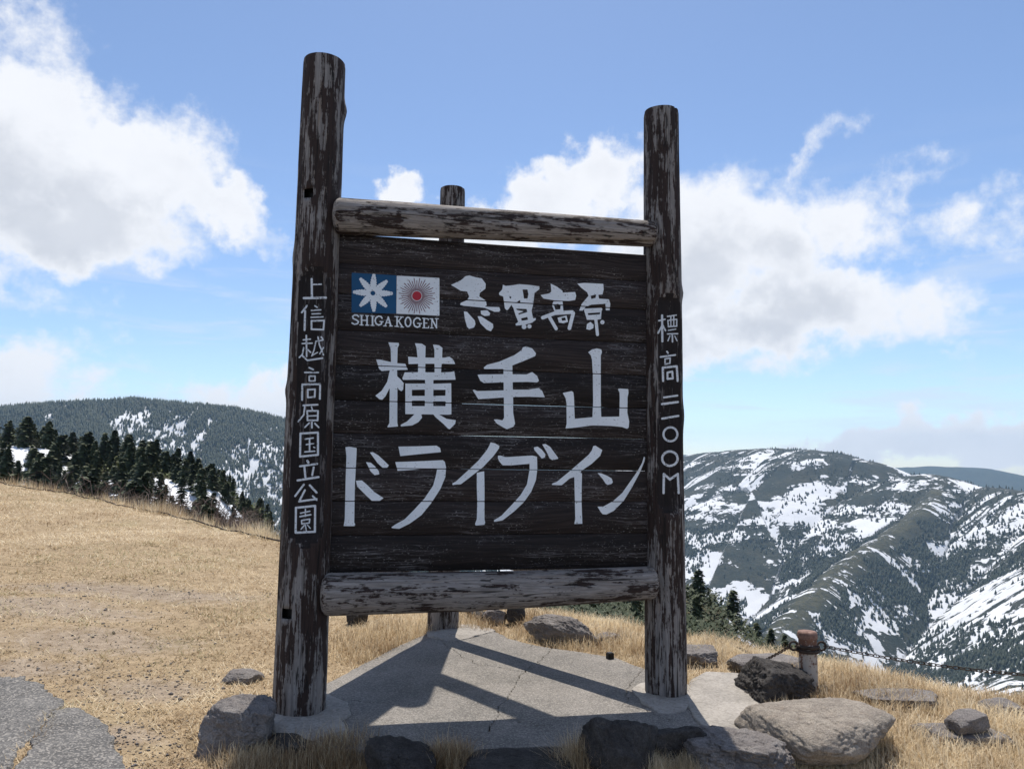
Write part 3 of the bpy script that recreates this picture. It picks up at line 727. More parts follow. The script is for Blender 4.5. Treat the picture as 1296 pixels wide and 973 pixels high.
post(PB, TB, 0.153, 0.128, 23, [], [(2.9, 1.0, 0.015, 0.05)], [])

def beam(A, Bp, rA, rB, seed, bow=(0, 0, 0), dome=0.10, knots=()):
    V, F, mi = log_mesh(A, Bp, rA, rB, 60, 120, seed, [], dome, bow, knots)
    return make('beam', V, F, M['beam'], sign, True)
off = bn * 0.075
pm = (PL + PR) / 2 + off
tA, tB = on_plane(419, 273, pm, bn), on_plane(831, 296.5, pm, bn)
beam(tA, tB, 0.122, 0.094, 5, dome=0.07, knots=((0.36, 1.2, 0.006, 0.05),))
bA, bB = on_plane(403.5, 752, pm, bn), on_plane(832, 737, pm, bn)
beam(bA, bB, 0.134, 0.112, 9, bow=(0, 0, -0.012), dome=0.07, knots=((0.95, 4.0, 0.014, 0.07),))
def side_beam(P, Q, z, r, seed):
    a, b_ = np.array([P[0], P[1], z]), np.array([Q[0], Q[1], z]); V, F, mi = log_mesh(a, b_, r, r * .92, 40, 60, seed, [], 0.05)
    return make('beam', V, F, M['beam'], sign, True)
side_beam(PL, PB, 3.10, 0.115, 31); side_beam(PL, PB, 0.77, 0.120, 32)
side_beam(PR, PB, 3.04, 0.110, 33); side_beam(PR, PB, 0.77, 0.110, 34)

# planks: joints found on the face of the board
BP0 = (PL + PR) / 2 + bn * 0.02          # a point on the front face of the planks
JZ = [3.130] + [float(on_plane(x, y, BP0, bn)[2]) for x, y in ((500, 337), (540, 377), (530, 422), (560, 466), (475, 507.5), (475, 549), (440, 592), (440, 634), (743, 675.5))] + [0.872]
print('plank joints', np.round(JZ, 3))
rngp = np.random.default_rng(8)
PDEP = rngp.uniform(-0.003, 0.003, len(JZ))
OPEN = {5: (0.62, 1.95, 0.0009), 6: (0.95, 1.75, 0.0009), 7: (1.2, 2.2, 0.0005), 0: (0, 0, 0)}   # joints that let daylight through
def plank(parent, P0, P1, nrm, z0, z1, dep, seed, lo=None, hi=None, thick=0.034):
    """lo / hi: (x from, x to, gap) of an open joint below / above"""
    d = P1 - P0; d = d / np.linalg.norm(d); L = np.linalg.norm(P1 - P0); n = 49; s = np.linspace(0, L, n)
    w = (fbm(s * 1.7, s * 0 + seed, 3, seed) - .5) * 0.003
    a = np.full(n, z0 + 0.0006); b_ = np.full(n, z1 - 0.0006)
    if lo: a = a + lo[2] * sstep(s, lo[0] - .1, lo[0] + .1) * sstep(-s, -lo[1] - .1, -lo[1] + .1) * (0.55 + 0.9 * vnoise(s * 5, s * 0, seed))
    if hi: b_ = b_ - hi[2] * sstep(s, hi[0] - .1, hi[0] + .1) * sstep(-s, -hi[1] - .1, -hi[1] + .1) * (0.55 + 0.9 * vnoise(s * 5, s * 0, seed + 5))
    c = 0.0055; f0 = dep; bk = dep - thick
    prof = [(bk, a), (f0 - c, a), (f0, a + c), (f0, b_ - c), (f0 - c, b_), (bk, b_)]
    V = np.zeros((n, 6, 3))
    for k, (dp, zz) in enumerate(prof):
        V[:, k] = P0 + s[:, None] * d + nrm * (dp); V[:, k, 2] = zz
    F = [[i * 6 + k, i * 6 + (k + 1) % 6, (i + 1) * 6 + (k + 1) % 6, (i + 1) * 6 + k] for i in range(n - 1) for k in range(6)]
    F += [[5, 4, 3, 2, 1, 0], [(n - 1) * 6 + k for k in range(6)]]
    return make('plank', V.reshape(-1, 3), F, M['plank'], parent)
E0 = PL + bdir * 0.10 + bn * 0.02; E1 = PR - bdir * 0.09 + bn * 0.02
E0[2] = E1[2] = 0
for k in range(len(JZ) - 1):
    plank(sign, E0, E1, bn, JZ[k + 1], JZ[k], PDEP[k], 100 + k, OPEN.get(k + 1), OPEN.get(k))
sd = PB - PL; sd[2] = 0; sd /= np.linalg.norm(sd); sn = np.array([-sd[1], sd[0], 0])
S0 = PL + sd * 0.11 + sn * 0.02; S1 = PB - sd * 0.10 + sn * 0.02; S0[2] = S1[2] = 0
zs = np.linspace(3.05, 0.87, 11)
for k in range(10): plank(sign, S0, S1, sn, zs[k + 1], zs[k], 0.0, 200 + k)

# ------------------------------------------------------------------ lettering
def paint_mat(name, colr, wear=0.35):
    m, t, b = new_mat(name); co = t.mapping(obj_co(t), rot=(0, 0, -BOARD_ANG))
    n = t.noise(co, 70.0, 5.0, 0.7); g = t.noise(t.mapping(co, scale=(14, 14, 150)), 1.0, 3.0, 0.6); big = t.noise(co, 4.0, 3.0, 0.5)
    w = t.step(t.m('ADD', n, t.m('MULTIPLY', t.m('SUBTRACT', g, 0.5), 0.5)), 0.70 - 0.12 * wear, 0.74 - 0.12 * wear)
    c = t.mix(t.step(big, 0.3, 0.7), colr, (colr[0] * .86, colr[1] * .87, colr[2] * .88))
    c = t.mix(t.m('MULTIPLY', w, 0.75), c, (0.05, 0.04, 0.037))
    t.l.new(c, b.inputs['Base Color']); b.inputs['Roughness'].default_value = 0.6
    return m
M['white'] = paint_mat('white_paint', (0.83, 0.87, 0.91), 0.6)
M['white_worn'] = paint_mat('worn_white_paint', (0.72, 0.75, 0.79), 1.0)
M['blue'] = paint_mat('blue_paint', (0.012, 0.085, 0.20), 0.2)
M['red'] = paint_mat('red_paint', (0.46, 0.030, 0.050), 0.1)
M['maroon'] = paint_mat('dark_red_paint', (0.16, 0.025, 0.045), 0.1)

def board_lift(z):
    k = np.clip(np.searchsorted(-np.array(JZ), -z, 'right') - 1, 0, len(JZ) - 2); return PDEP[k]
def glyph(name, x0, y0, sc, items, mat, surf, parent, lift=0.0025, step=0.6, joints=True):
    """items in enlarged picture units: ('p', polygon) add, ('h', polygon) cut, ('l', points, half width), ('o', cx, cy, rx, ry, half width), ('c', cx, cy, r)"""
    prm = []; lo = np.array([1e9, 1e9]); hi = -lo
    for it in items:
        k = it[0]
        if k in 'ph': P = np.array(it[1], float).reshape(-1, 2) / sc + (x0, y0); prm.append((k, P)); ext = 1
        elif k == 'l': P = np.array(it[1], float).reshape(-1, 2) / sc + (x0, y0); prm.append((k, P, it[2] / sc)); ext = it[2] / sc + 1
        elif k == 'o':
            a = np.linspace(0, 2 * np.pi, 33); P = np.c_[it[1] + it[3] * np.cos(a), it[2] + it[4] * np.sin(a)] / sc + (x0, y0); prm.append(('l', P, it[5] / sc)); ext = 2
        else: P = np.array([[it[1], it[2]]], float) / sc + (x0, y0); P = np.repeat(P, 2, 0); prm.append(('l', P, it[3] / sc)); ext = it[3] / sc + 1
        if k != 'h': lo = np.minimum(lo, P.min(0) - ext); hi = np.maximum(hi, P.max(0) + ext)
    surf_p, surf_n = surf
    def fn(X, Y):
        d = np.full(X.shape, -1e9)
        for q in prm:
            if q[0] == 'p': d = np.maximum(d, sd_poly(X, Y, q[1]))
            elif q[0] == 'l': d = np.maximum(d, sd_line(X, Y, q[1], q[2]))
            else: d = np.minimum(d, -sd_poly(X, Y, q[1]))
        if joints:
            Z = on_plane(X, Y, surf_p, surf_n)[..., 2]
            for jz in JZ[1:-1]: d = np.minimum(d, (np.abs(Z - jz) - 0.0030) * 190)
        return d
    V, F, B = march(fn, lo[0], lo[1], hi[0], hi[1], step)
    if not len(V): return None
    W = on_plane(V[:, 0], V[:, 1], surf_p, surf_n)
    extra = board_lift(W[:, 2]) if joints else 0.0
    W = W + np.asarray(surf_n)[None] * (np.asarray(extra).reshape(-1, 1) if joints else 0) + np.asarray(surf_n)[None] * lift
    F = [f[::-1] for f in F]
    return make(name, W, F, mat, parent)

BS = (BP0, bn)
A_ = (465, 425, 7.2); B_ = (640, 425, 7.2); C_ = (420, 550, 7.4875); D_ = (560, 550, 7.4875); E_ = (690, 550, 7.4857)
big = [
 (A_, [('p', [345,435,525,435,600,437,763,432,765,715,735,718,345,712]),
       ('h', [405,492,523,490,523,547,405,547]), ('h', [600,492,712,492,710,545,598,547]), ('h', [405,590,523,590,523,640,405,640]), ('h', [600,597,712,597,712,640,600,640]),
       ('p', [190,60,285,65,288,85,275,110,272,240,270,330,273,460,272,790,280,825,185,833,182,825,200,795,203,480,205,330,215,240,212,120]),
       ('p', [80,215,120,218,215,240,272,250,345,255,368,310,272,312,205,315,130,322,105,300]),
       ('p', [205,312,270,312,252,400,205,470,165,550,135,582,110,578,72,545,130,500,180,420]),
       ('p', [262,360,300,395,330,430,325,490,310,505,285,490,272,460,250,420]),
       ('p', [432,68,495,72,530,95,527,195,527,336,460,336,462,255,455,190,447,110]),
       ('p', [597,80,650,85,683,110,680,195,670,336,612,336,610,200,610,130]),
       ('p', [370,190,455,197,612,200,700,200,745,190,780,215,800,258,680,255,460,255,375,258]),
       ('p', [340,333,460,332,670,334,760,330,790,322,803,400,600,403,420,400,325,402,318,385]),
       ('p', [525,400,600,400,600,640,525,640]),
       ('p', [430,712,490,712,498,745,465,785,410,815,305,825,302,810,360,780]),
       ('p', [600,715,655,718,720,755,805,768,800,800,750,850,735,845,690,800,620,740])]),
 (B_, [('p', [-202,290,-170,264,-60,236,0,210,80,175,145,130,155,105,185,98,240,115,275,160,268,185,150,235,60,270,58,300,-20,303,-195,303]),
       ('p', [-258,355,-230,352,-25,350,60,350,190,352,240,330,285,365,302,410,285,425,200,420,-25,424,-200,430,-232,410]),
       ('p', [-302,495,-290,490,-260,503,-25,497,60,490,200,490,300,475,330,500,355,560,200,555,60,558,-25,562,-170,572,-250,577]),
       ('p', [-22,290,60,280,62,420,66,560,68,700,85,800,70,828,10,850,-20,835,-80,800,-110,762,-80,760,-30,770,-15,745,-18,560])]),
 (B_, [('p', [750,150,785,125,830,115,870,125,876,150,865,180,865,340,865,600,870,745,790,748,795,600,792,340,785,220,775,180]),
       ('p', [518,520,545,515,600,503,615,515,620,560,628,740,630,755,790,740,870,738,1035,735,1037,560,1035,515,1020,485,1040,480,1115,485,1117,520,1108,560,1108,700,1125,780,1120,835,1105,847,1060,830,960,820,790,815,640,835,545,843,555,800,553,620,545,570])]),
 (C_, [('p', [128,118,165,113,235,125,235,150,230,250,218,480,212,830,222,850,215,865,112,865,122,800,130,450,138,200]),
       ('p', [228,435,285,432,340,480,400,540,490,600,445,632,390,635,330,580,240,490]),
       ('p', [360,168,390,165,440,195,500,250,540,290,525,312,480,312,430,265]), ('p', [322,258,370,265,410,300,445,345,450,375,405,383,365,345,340,290])]),
 (C_, [('p', [630,112,800,110,990,103,1025,125,1033,165,850,182,648,202]),
       ('p', [600,258,800,252,1050,240,1070,255,1082,310,1075,400,1030,510,940,650,850,760,740,840,640,890,575,885,562,878,600,850,690,800,780,710,880,600,960,480,985,390,997,325,800,330,622,342,615,310])]),
 (D_, [('p', [455,72,500,82,540,108,535,130,480,205,380,310,270,395,175,468,95,475,92,462,130,440,250,330,340,245,420,145,445,100]),
       ('p', [325,360,395,345,398,500,398,800,405,830,398,852,315,860,308,845,325,800,330,650,325,500])]),
 (D_, [('p', [525,198,550,197,600,212,850,197,895,207,898,330,885,430,840,540,770,640,680,725,570,810,490,825,487,810,560,765,660,660,740,570,800,470,825,330,825,275,650,290,570,290,540,255,525,225]),
       ('p', [865,120,900,112,940,140,975,185,970,215,940,225,915,195,870,145]), ('p', [945,92,975,87,1020,115,1060,170,1097,220,1090,230,1040,240,1015,225,985,160])]),
 (E_, [('p', [455,108,475,103,540,145,520,200,440,275,345,340,330,360,348,365,348,380,345,500,345,650,352,842,275,845,285,800,280,600,275,400,230,415,155,478,62,475,65,462,110,445,220,355,330,260,410,190,440,150])]),
 (E_, [('p', [495,362,530,365,590,390,630,415,640,450,628,465,590,475,570,460,545,420]),
       ('p', [935,205,945,215,940,250,900,350,820,500,740,630,650,720,580,755,545,752,525,730,495,680,550,680,640,630,730,550,800,450,870,350,915,270])])]
for (o3, its) in big: glyph('painted_character', *o3, its, M['white'], BS, sign)
Z2 = (560, 340, 5.635)
script = [
 [('p', [60,118,130,85,165,55,190,50,230,62,280,72,308,110,305,145,265,175,262,200,310,230,315,262,300,272,405,275,412,295,405,308,370,308,300,280,150,265,125,258,130,245,175,225,190,200,175,165,130,160,90,135]),
  ('p', [272,300,320,297,340,318,335,335,300,338,275,325]), ('p', [152,305,175,308,230,370,235,395,225,420,190,430,175,415,160,360]), ('p', [250,340,275,340,360,395,362,420,345,447,315,435,270,390])],
 [('p', [430,115,450,125,500,120,545,112,620,118,690,128,690,148,655,175,645,260,635,300,645,355,665,352,665,365,640,385,590,400,525,407,520,395,540,380,520,330,505,280,490,260,470,290,460,298,445,285,432,200,405,190,402,175,425,150]),
  ('h', [570,150,605,150,612,185,605,215,580,215]), ('h', [475,200,490,200,488,215,478,212]), ('h', [530,240,550,225,555,240,540,248]), ('h', [525,285,600,288,605,310,545,328,540,320,580,305,530,295]), ('h', [560,355,605,345,610,365,565,372]),
  ('c', 582, 415, 17), ('c', 620, 412, 15)],
 [('p', [790,235,855,235,862,300,800,308,780,260]), ('h', [795,262,820,252,842,262,840,290,805,293]),
  ('p', [820,350,885,335,895,380,860,390,830,385]), ('h', [848,352,875,348,880,368,852,372]),
  ('p', [770,108,815,130,855,160,855,172,945,168,952,195,945,225,900,232,800,228,720,215,698,190,760,178,775,165]),
  ('l', [715,350,800,318,925,310,932,318,905,425], 13), ('l', [765,350,810,428], 12)],
 [('p', [960,108,1010,103,1145,110,1148,150,1140,185,1110,188,1115,215,1185,220,1195,250,1192,298,1165,298,1160,252,1060,258,1020,275,1000,300,975,300,990,255,1040,195,1030,170,990,140]), ('h', [1055,195,1095,185,1090,210,1060,218]),
  ('p', [1010,300,1135,290,1130,360,1100,365,1030,365]), ('h', [1035,318,1125,312,1122,326,1040,332]), ('l', [1020,295,1130,290], 10),
  ('l', [1092,350,1105,470], 11), ('p', [1030,395,1055,380,1078,400,1075,425,1050,437,1025,432]), ('c', 1140, 382, 15)]]
for its in script: glyph('painted_character', *Z2, its, M['white'], BS, sign, step=0.5)
S1z = (440, 395, 10.8)
roman = [
 [('l', [150,62,130,43,95,41,68,60,75,88,120,108,148,132,135,158,95,168,60,150], 10)],
 [('l', [190,50,190,175], 11), ('l', [265,55,265,178], 11), ('l', [190,112,265,115], 7), ('l', [168,45,212,47], 6), ('l', [245,48,288,52], 6), ('l', [165,175,212,178], 6), ('l', [245,178,290,180], 6)],
 [('l', [340,60,340,180], 11), ('l', [318,55,362,58], 6), ('l', [318,182,362,184], 6)],
 [('l', [470,85,455,62,420,58,385,80,375,120,390,160,425,178,460,165,465,135], 10), ('l', [440,130,485,132], 7)],
 [('l', [555,70,510,190], 8), ('l', [555,70,590,190], 11), ('l', [530,145,575,148], 6), ('l', [490,190,530,190], 6), ('l', [570,192,612,192], 6)],
 [('l', [675,65,675,195], 11), ('l', [740,70,690,128], 8), ('l', [695,120,745,200], 10), ('l', [645,62,700,66], 6), ('l', [645,195,700,198], 6), ('l', [720,66,760,70], 6), ('l', [725,205,765,207], 6)],
 [('o', 825, 135, 38, 62, 10)],
 [('l', [990,105,975,85,945,80,910,105,900,145,915,190,950,208,985,195,985,160], 10), ('l', [955,155,1010,158], 7)],
 [('l', [1045,90,1045,212], 11), ('l', [1025,85,1100,92,1102,110], 6), ('l', [1045,150,1085,152], 6), ('l', [1025,215,1105,217,1108,195], 6)],
 [('l', [1150,95,1150,215], 7), ('l', [1150,95,1215,215], 10), ('l', [1215,95,1215,215], 7), ('l', [1125,92,1165,93], 6), ('l', [1195,90,1240,92], 6), ('l', [1130,217,1170,217], 6)]]
for its in roman: glyph('painted_letter', *S1z, its, M['white'], BS, sign, step=0.3, joints=False)
# emblem: blue field with a white alpine flower, white field with a red sun and rays
Z1 = (430, 330, 6.48)
ep = glyph('blue_panel', *Z1, [('p', [98,100,465,122,462,435,97,425])], M['blue'], BS, sign, lift=0.0045, joints=False, step=1.0)
wp = glyph('white_panel', *Z1, [('p', [467,124,817,143,817,452,464,435])], M['white'], BS, sign, lift=0.0045, joints=False, step=1.0)
petals = []
for tx, ty in ((280,110),(390,165),(435,270),(385,380),(280,420),(165,375),(108,258),(165,145)):
    c = np.array([272., 268.]); e = np.array([tx, ty]) - c; Ln = np.linalg.norm(e); e /= Ln; nn = np.array([-e[1], e[0]])
    lft, rgt = [], []
    for k, f in enumerate(np.linspace(0.12, 1.0, 15)):
        w = 23 * np.sin(np.pi * min(1, (f - 0.06) * 0.94) ** 0.72) + 5
        w *= (1.0 if k % 2 else 0.78); p = c + e * Ln * f
        lft.append(p + nn * w); rgt.append(p - nn * w)
    petals.append(('p', np.array(lft + rgt[::-1]).ravel().tolist()))
fl = glyph('flower', *Z1, petals, M['white'], BS, sign, lift=0.0065, joints=False, step=0.35)
rays = []
for k in range(40):
    a = 2 * math.pi * k / 40; r1 = 148 if k % 2 else 128
    rays.append(('l', [632 + 46 * math.cos(a), 290 + 46 * math.sin(a), 632 + r1 * math.cos(a), 290 + r1 * math.sin(a) * 0.98], 2.6))
ry = glyph('sun_rays', *Z1, rays, M['maroon'], BS, sign, lift=0.0065, joints=False, step=0.22)
dc = glyph('sun_disc', *Z1, [('c', 632, 290, 38)], M['red'], BS, sign, lift=0.0070, joints=False, step=0.4)
fl.parent = ep; ry.parent = wp; dc.parent = wp
# lettering down the shaved faces of the posts
LS = (PL + bn * L_FLAT, bn); RS = (PR + bn * R_FLAT, bn)
P1, P2, P3, P4 = (370, 340, 10.81), (365, 420, 10.81), (365, 500, 10.81), (360, 580, 8.1)
F_, G_ = (815, 390, 8.1), (815, 500, 7.483)
left = [
 (P1, [('l', [265,145,268,385], 15), ('l', [285,218,395,215], 10), ('l', [158,405,458,398], 16)]),
 (P1, [('l', [200,510,130,600], 13), ('l', [175,580,168,840], 14), ('l', [308,510,340,530], 9), ('l', [260,572,390,565], 9), ('l', [270,620,385,615], 9), ('l', [255,667,420,660], 9), ('l', [262,715,435,710,425,835,262,830,262,715], 12)]),
 (P2, [('l', [245,50,250,335], 11), ('l', [205,110,300,100], 10), ('l', [190,160,325,155], 10), ('l', [210,215,190,310,150,350], 10), ('l', [185,320,260,390], 11), ('l', [260,390,465,360], 12), ('l', [250,230,305,280], 10),
       ('l', [405,70,425,180,480,315], 10), ('l', [375,130,475,112], 9), ('l', [375,140,350,250,320,330], 9), ('l', [330,320,400,280], 8), ('l', [480,215,430,300], 9), ('l', [450,70,470,95], 10)]),
 (P2, [('l', [285,490,340,515], 11), ('l', [225,555,410,555], 11), ('l', [285,605,365,605,365,670,285,670,285,605], 10), ('l', [188,930,190,720,435,715,430,915], 13), ('l', [265,790,365,785,360,890,265,895,265,790], 12)]),
 (P3, [('l', [205,140,400,130], 12), ('l', [225,150,210,270,135,360], 11), ('l', [258,215,405,215,400,345,262,345,258,215], 12), ('l', [270,285,390,280], 9), ('l', [315,160,330,205], 9), ('l', [320,360,322,445], 12), ('l', [285,380,225,440], 10), ('l', [360,385,415,440], 11)]),
 (P3, [('l', [165,525,405,510,405,815,160,840,165,525], 14), ('l', [225,600,340,585], 10), ('l', [245,675,345,660], 9), ('l', [225,775,360,765], 10), ('l', [290,595,290,770], 11), ('l', [345,710,362,718], 8)]),
 (P4, [('l', [235,25,245,40], 12), ('l', [160,80,335,55], 10), ('l', [205,90,215,190], 11), ('l', [300,90,285,170], 10), ('l', [135,225,350,190], 11)]),
 (P4, [('l', [200,265,110,385], 10), ('l', [260,275,330,350], 11), ('l', [210,325,150,440], 10), ('l', [150,440,330,415], 10), ('l', [290,385,330,425], 9)]),
 (P4, [('l', [118,505,315,485,312,750,115,760,118,505], 11), ('l', [165,560,260,540], 7), ('l', [160,595,270,575], 8), ('l', [215,520,215,590], 7), ('l', [175,635,260,620,255,660,178,670,175,635], 7), ('l', [215,670,170,725], 6), ('l', [215,680,225,745], 6), ('l', [235,680,265,715], 6)])]
right = [
 (F_, [('l', [185,75,188,340], 11), ('l', [150,130,215,115], 8), ('l', [185,180,145,255], 9), ('l', [195,180,220,230], 8), ('l', [240,85,330,72], 7), ('l', [245,125,335,115,335,185,250,190,245,125], 7), ('l', [275,85,275,180], 6), ('l', [305,85,305,180], 6),
       ('l', [250,228,325,215], 6), ('l', [240,265,345,262], 7), ('l', [290,265,292,345], 8), ('l', [265,285,245,335], 6), ('l', [315,285,338,335], 6)]),
 (F_, [('l', [235,445,245,460], 9), ('l', [170,500,320,480], 9), ('l', [215,520,268,512,265,565,215,575,215,520], 7), ('l', [195,745,192,610,335,595,345,745], 11), ('l', [240,660,290,650,295,720,240,725,240,660], 10)]),
 (G_, [('l', [188,22,315,4], 9), ('l', [172,85,320,64], 11)]),
 (G_, [('l', [172,222,325,196], 10)]),
 (G_, [('o', 250, 370, 66, 66, 10)]), (G_, [('o', 245, 600, 73, 68, 11)]),
 (G_, [('l', [185,925,188,745,245,797,320,745,328,925], 11)])]
for o3, its in left: glyph('painted_character', *o3, its, M['white_worn'], LS, sign, lift=0.0015, step=0.35, joints=False)
for o3, its in right: glyph('painted_character', *o3, its, M['white_worn'], RS, sign, lift=0.0015, step=0.35, joints=False)

# ------------------------------------------------------------------ paving
def gpoly(pts, z=0.0): return np.array([on_ground(x, y, z)[:2] for x, y in pts])
def rough(fn, amp, fr, seed): return lambda X, Y: fn(X, Y) + (fbm(X * fr, Y * fr, 3, seed) - 0.5) * 2 * amp
def box_of(P, m=0.1): return (P[:, 0].min() - m, P[:, 1].min() - m, P[:, 0].max() + m, P[:, 1].max() + m)
def cracks(lines, hw):
    def f(X, Y):
        d = np.full(X.shape, -1e9)
        for L in lines:
            q = gpoly(L); n = 14; tt = np.linspace(0, 1, n)
            s = np.r_[0, np.cumsum(np.hypot(*np.diff(q, axis=0).T))]; s /= s[-1]
            px = np.interp(tt, s, q[:, 0]); py = np.interp(tt, s, q[:, 1]); j = (vnoise(np.arange(n) * 1.7, px * 9, 4) - .5) * 0.07
            d = np.maximum(d, sd_line(X, Y, np.c_[px + j, py + j * .5], hw))
        return d
    return f
padP = gpoly([(541, 800), (505, 817), (470, 836), (430, 857), (400, 872), (372, 892), (345, 925), (420, 944), (560, 950), (720, 942), (860, 930), (905, 922), (890, 900), (872, 880), (868, 862), (830, 851), (800, 840), (778, 832), (739, 826), (700, 820), (676, 816), (645, 808), (628, 800), (600, 797)])
ck = cracks([[(812, 846), (795, 868), (792, 892)], [(663, 850), (655, 862), (640, 885), (628, 900), (612, 925)], [(420, 885), (470, 888), (510, 892)], [(640, 905), (665, 915), (700, 918)], [(700, 818), (685, 835), (663, 850)], [(792, 892), (820, 900), (850, 912)], [(560, 812), (600, 840), (663, 850)]], 0.0055)
slabfn = lambda X, Y: np.minimum(rough(lambda a, b_: sd_poly(a, b_, padP), 0.025, 5, 3)(X, Y), -ck(X, Y))
o = slab('paving', slabfn, box_of(padP), 0.012, lambda x, y: (fbm(x * 1.3, y * 1.3, 3, 31) - .5) * 0.012, 0.09, M['pad'])
tag(o, 'grey cracked aggregate paving under the log signboard', None, None, 'structure')
conP = gpoly([(873, 862), (893, 851), (930, 853), (962, 858), (956, 880), (975, 900), (985, 925), (940, 945), (895, 930), (876, 905), (868, 885)])
o = slab('concrete_apron', rough(lambda a, b_: sd_poly(a, b_, conP), 0.02, 6, 8), box_of(conP), 0.02, lambda x, y: 0.010 + (fbm(x * 2, y * 2, 3, 35) - .5) * 0.015, 0.09, M['cement'])
tag(o, 'pale concrete apron beside the signboard post and boulders', None, None, 'structure')
def collar(P, seed, top=0.03):
    P = gpoly(P); c = P.mean(0)
    o = slab('cement_collar', rough(lambda a, b_: sd_poly(a, b_, P), 0.02, 9, seed), box_of(P), 0.014,
             lambda x, y: top + (fbm(x * 7, y * 7, 3, seed) - .5) * 0.03 - 0.02 * sstep(np.hypot(x - c[0], y - c[1]), 0.15, 0.4), 0.10, M['cement'], sign)
    return o
collar([(328, 893), (345, 882), (415, 880), (440, 892), (442, 905), (432, 912), (438, 928), (395, 938), (348, 930), (332, 915)], 5)
collar([(540, 806), (543, 790), (600, 790), (628, 798), (605, 805), (575, 812)], 6, 0.018)
collar([(800, 874), (815, 862), (868, 862), (876, 882), (868, 900), (838, 905), (812, 890)], 7, 0.02)
asA = gpoly([(-700, 850), (-150, 850), (0, 858), (35, 866), (62, 872), (77, 890), (58, 918), (30, 948), (2, 985), (-60, 1100), (-700, 1100)], 0.03)
asB = gpoly([(80, 895), (100, 899), (122, 908), (136, 925), (150, 945), (163, 985), (175, 1100), (-50, 1100), (12, 985), (40, 948), (66, 918)], 0.03)
for P, sd_, lb in ((asA, 3, 'broken asphalt slab with a straight cracked edge beside the worn turf'), (asB, 4, 'smaller broken asphalt slab crumbling into the dry turf')):
    o = slab('asphalt', rough(lambda a, b_, P=P: rough(lambda c, d: sd_poly(c, d, P), 0.05, 8, sd_)(a, b_), 0.02, 32, sd_ + 9), (max(-6, P[:, 0].min()), max(1.5, P[:, 1].min()), P[:, 0].max() + .1, P[:, 1].max() + .1), 0.02,
             lambda x, y: 0.03 + 0.03 * (fbm(x * 1.1, y * 1.1, 3, 77) - .5) + 0.012 * (fbm(x * 14, y * 14, 3, 78) - .5) + ground_z(x, y) * 0.8, 0.12, M['asphalt'])
    tag(o, lb, None, None, 'structure')

lot = np.array([(-9., -14.), (9., -14.), (9., 2.2), (3.0, 2.9), (-1.2, 2.75), (-2.2, 3.1), (-9., 3.2)])  # unseen asphalt below the view, added to cut warm ground bounce onto the sign
o = slab('unseen_car_park', rough(lambda a, b_: sd_poly(a, b_, lot), 0.05, 4, 12), (-9.2, -14.2, 9.2, 3.6), 0.08, lambda x, y: np.maximum(ground_z(x, y), -.1) + .03, 0.15, M['asphalt'])
tag(o, 'unseen worn asphalt car park added to cut warm bounce onto the signboard', None, None, 'structure')

# ------------------------------------------------------------------ stones
def rock_mesh(size, seed, boxy=0.55, cuts=9, rough_=0.10, sub=6, top=None, tilt=(0, 0), sharp=22.0, bed=0.5):
    """a block bounded by broken faces, edges a little worn, then roughened"""
    rng = np.random.default_rng(seed)
    bm = bmesh.new(); bmesh.ops.create_icosphere(bm, subdivisions=sub, radius=1.0)
    D = np.array([v.co[:] for v in bm.verts]); F = np.array([[v.index for v in f.verts] for f in bm.faces]); bm.free()
    D /= np.linalg.norm(D, axis=1)[:, None]
    pl = []
    for k in range(6):
        n = np.zeros(3); n[k // 2] = 1 - 2 * (k % 2); n = n + rng.normal(0, .16 + .2 * (1 - boxy), 3); pl.append((n / np.linalg.norm(n), rng.uniform(.82, 1.0)))
    for k in range(cuts + 3):
        n = rng.normal(size=3); n[2] *= .8; n /= np.linalg.norm(n); pl.append((n, rng.uniform(.90, 1.12 + .2 * boxy)))
    if top is not None: n = np.array([tilt[0], tilt[1], 1.0]); pl.append((n / np.linalg.norm(n), top + .12))
    wob = fbm3(D * 1.6 + seed, 3, seed + 2) - .5
    q = 0
    for n, h in pl: q = q + (np.maximum(D @ n + wob * .10, 0) / h) ** sharp
    V = D * (q ** (-1 / sharp))[:, None]
    N = D
    a_ = fbm3(V * 1.9 + 5 * seed, 5, seed + 3, 0.62) - .5; c_ = np.abs(fbm3(V * 2.6 + seed, 3, seed + 9, 0.55) - .5); q_ = V @ np.array(Matrix.Rotation(0.5 + seed, 3, 'X')).T
    bd = vnoise(q_[:, 2] * 5.5, q_[:, 0] * .9, seed + 21) - .5
    V = V + N * (a_ * rough_ * 3.2 - sstep(-c_, -.028, 0) * rough_ * .5 + bd * rough_ * bed + (fbm3(V * 11, 3, seed + 5, .62) - .5) * rough_ * 1.4)[:, None]
    return V * (np.array(size) / 2), F
def rock(label, px, py, size, seed, mat='rock_grey', sinkz=0.25, rotz=0.0, z=None, tilt=None, **kw):
    """px, py: where the front foot of the stone meets the ground"""
    p = on_ground(px, py, -0.04 if z is None else z); c = np.array([p[0], p[1] + size[1] * 0.42])
    V, F = rock_mesh(size, seed, **kw)
    R_ = np.array(Matrix.Rotation(rotz, 3, 'Z'))
    if tilt is not None: R_ = R_ @ np.array(Matrix.Rotation(tilt[0], 3, 'X')) @ np.array(Matrix.Rotation(tilt[1], 3, 'Y'))
    V = V @ R_.T
    gz = float(ground_z(c[0], c[1])) if z is None else z
    base = V[:, 2].min(); hgt = V[:, 2].max() - base
    V[:, 2] -= base + hgt * sinkz
    o = make('rock', V + (c[0], c[1], gz), F, M[mat], origin=(c[0], c[1], gz), smooth=True)
    tag(o, label, 'rock'); return o
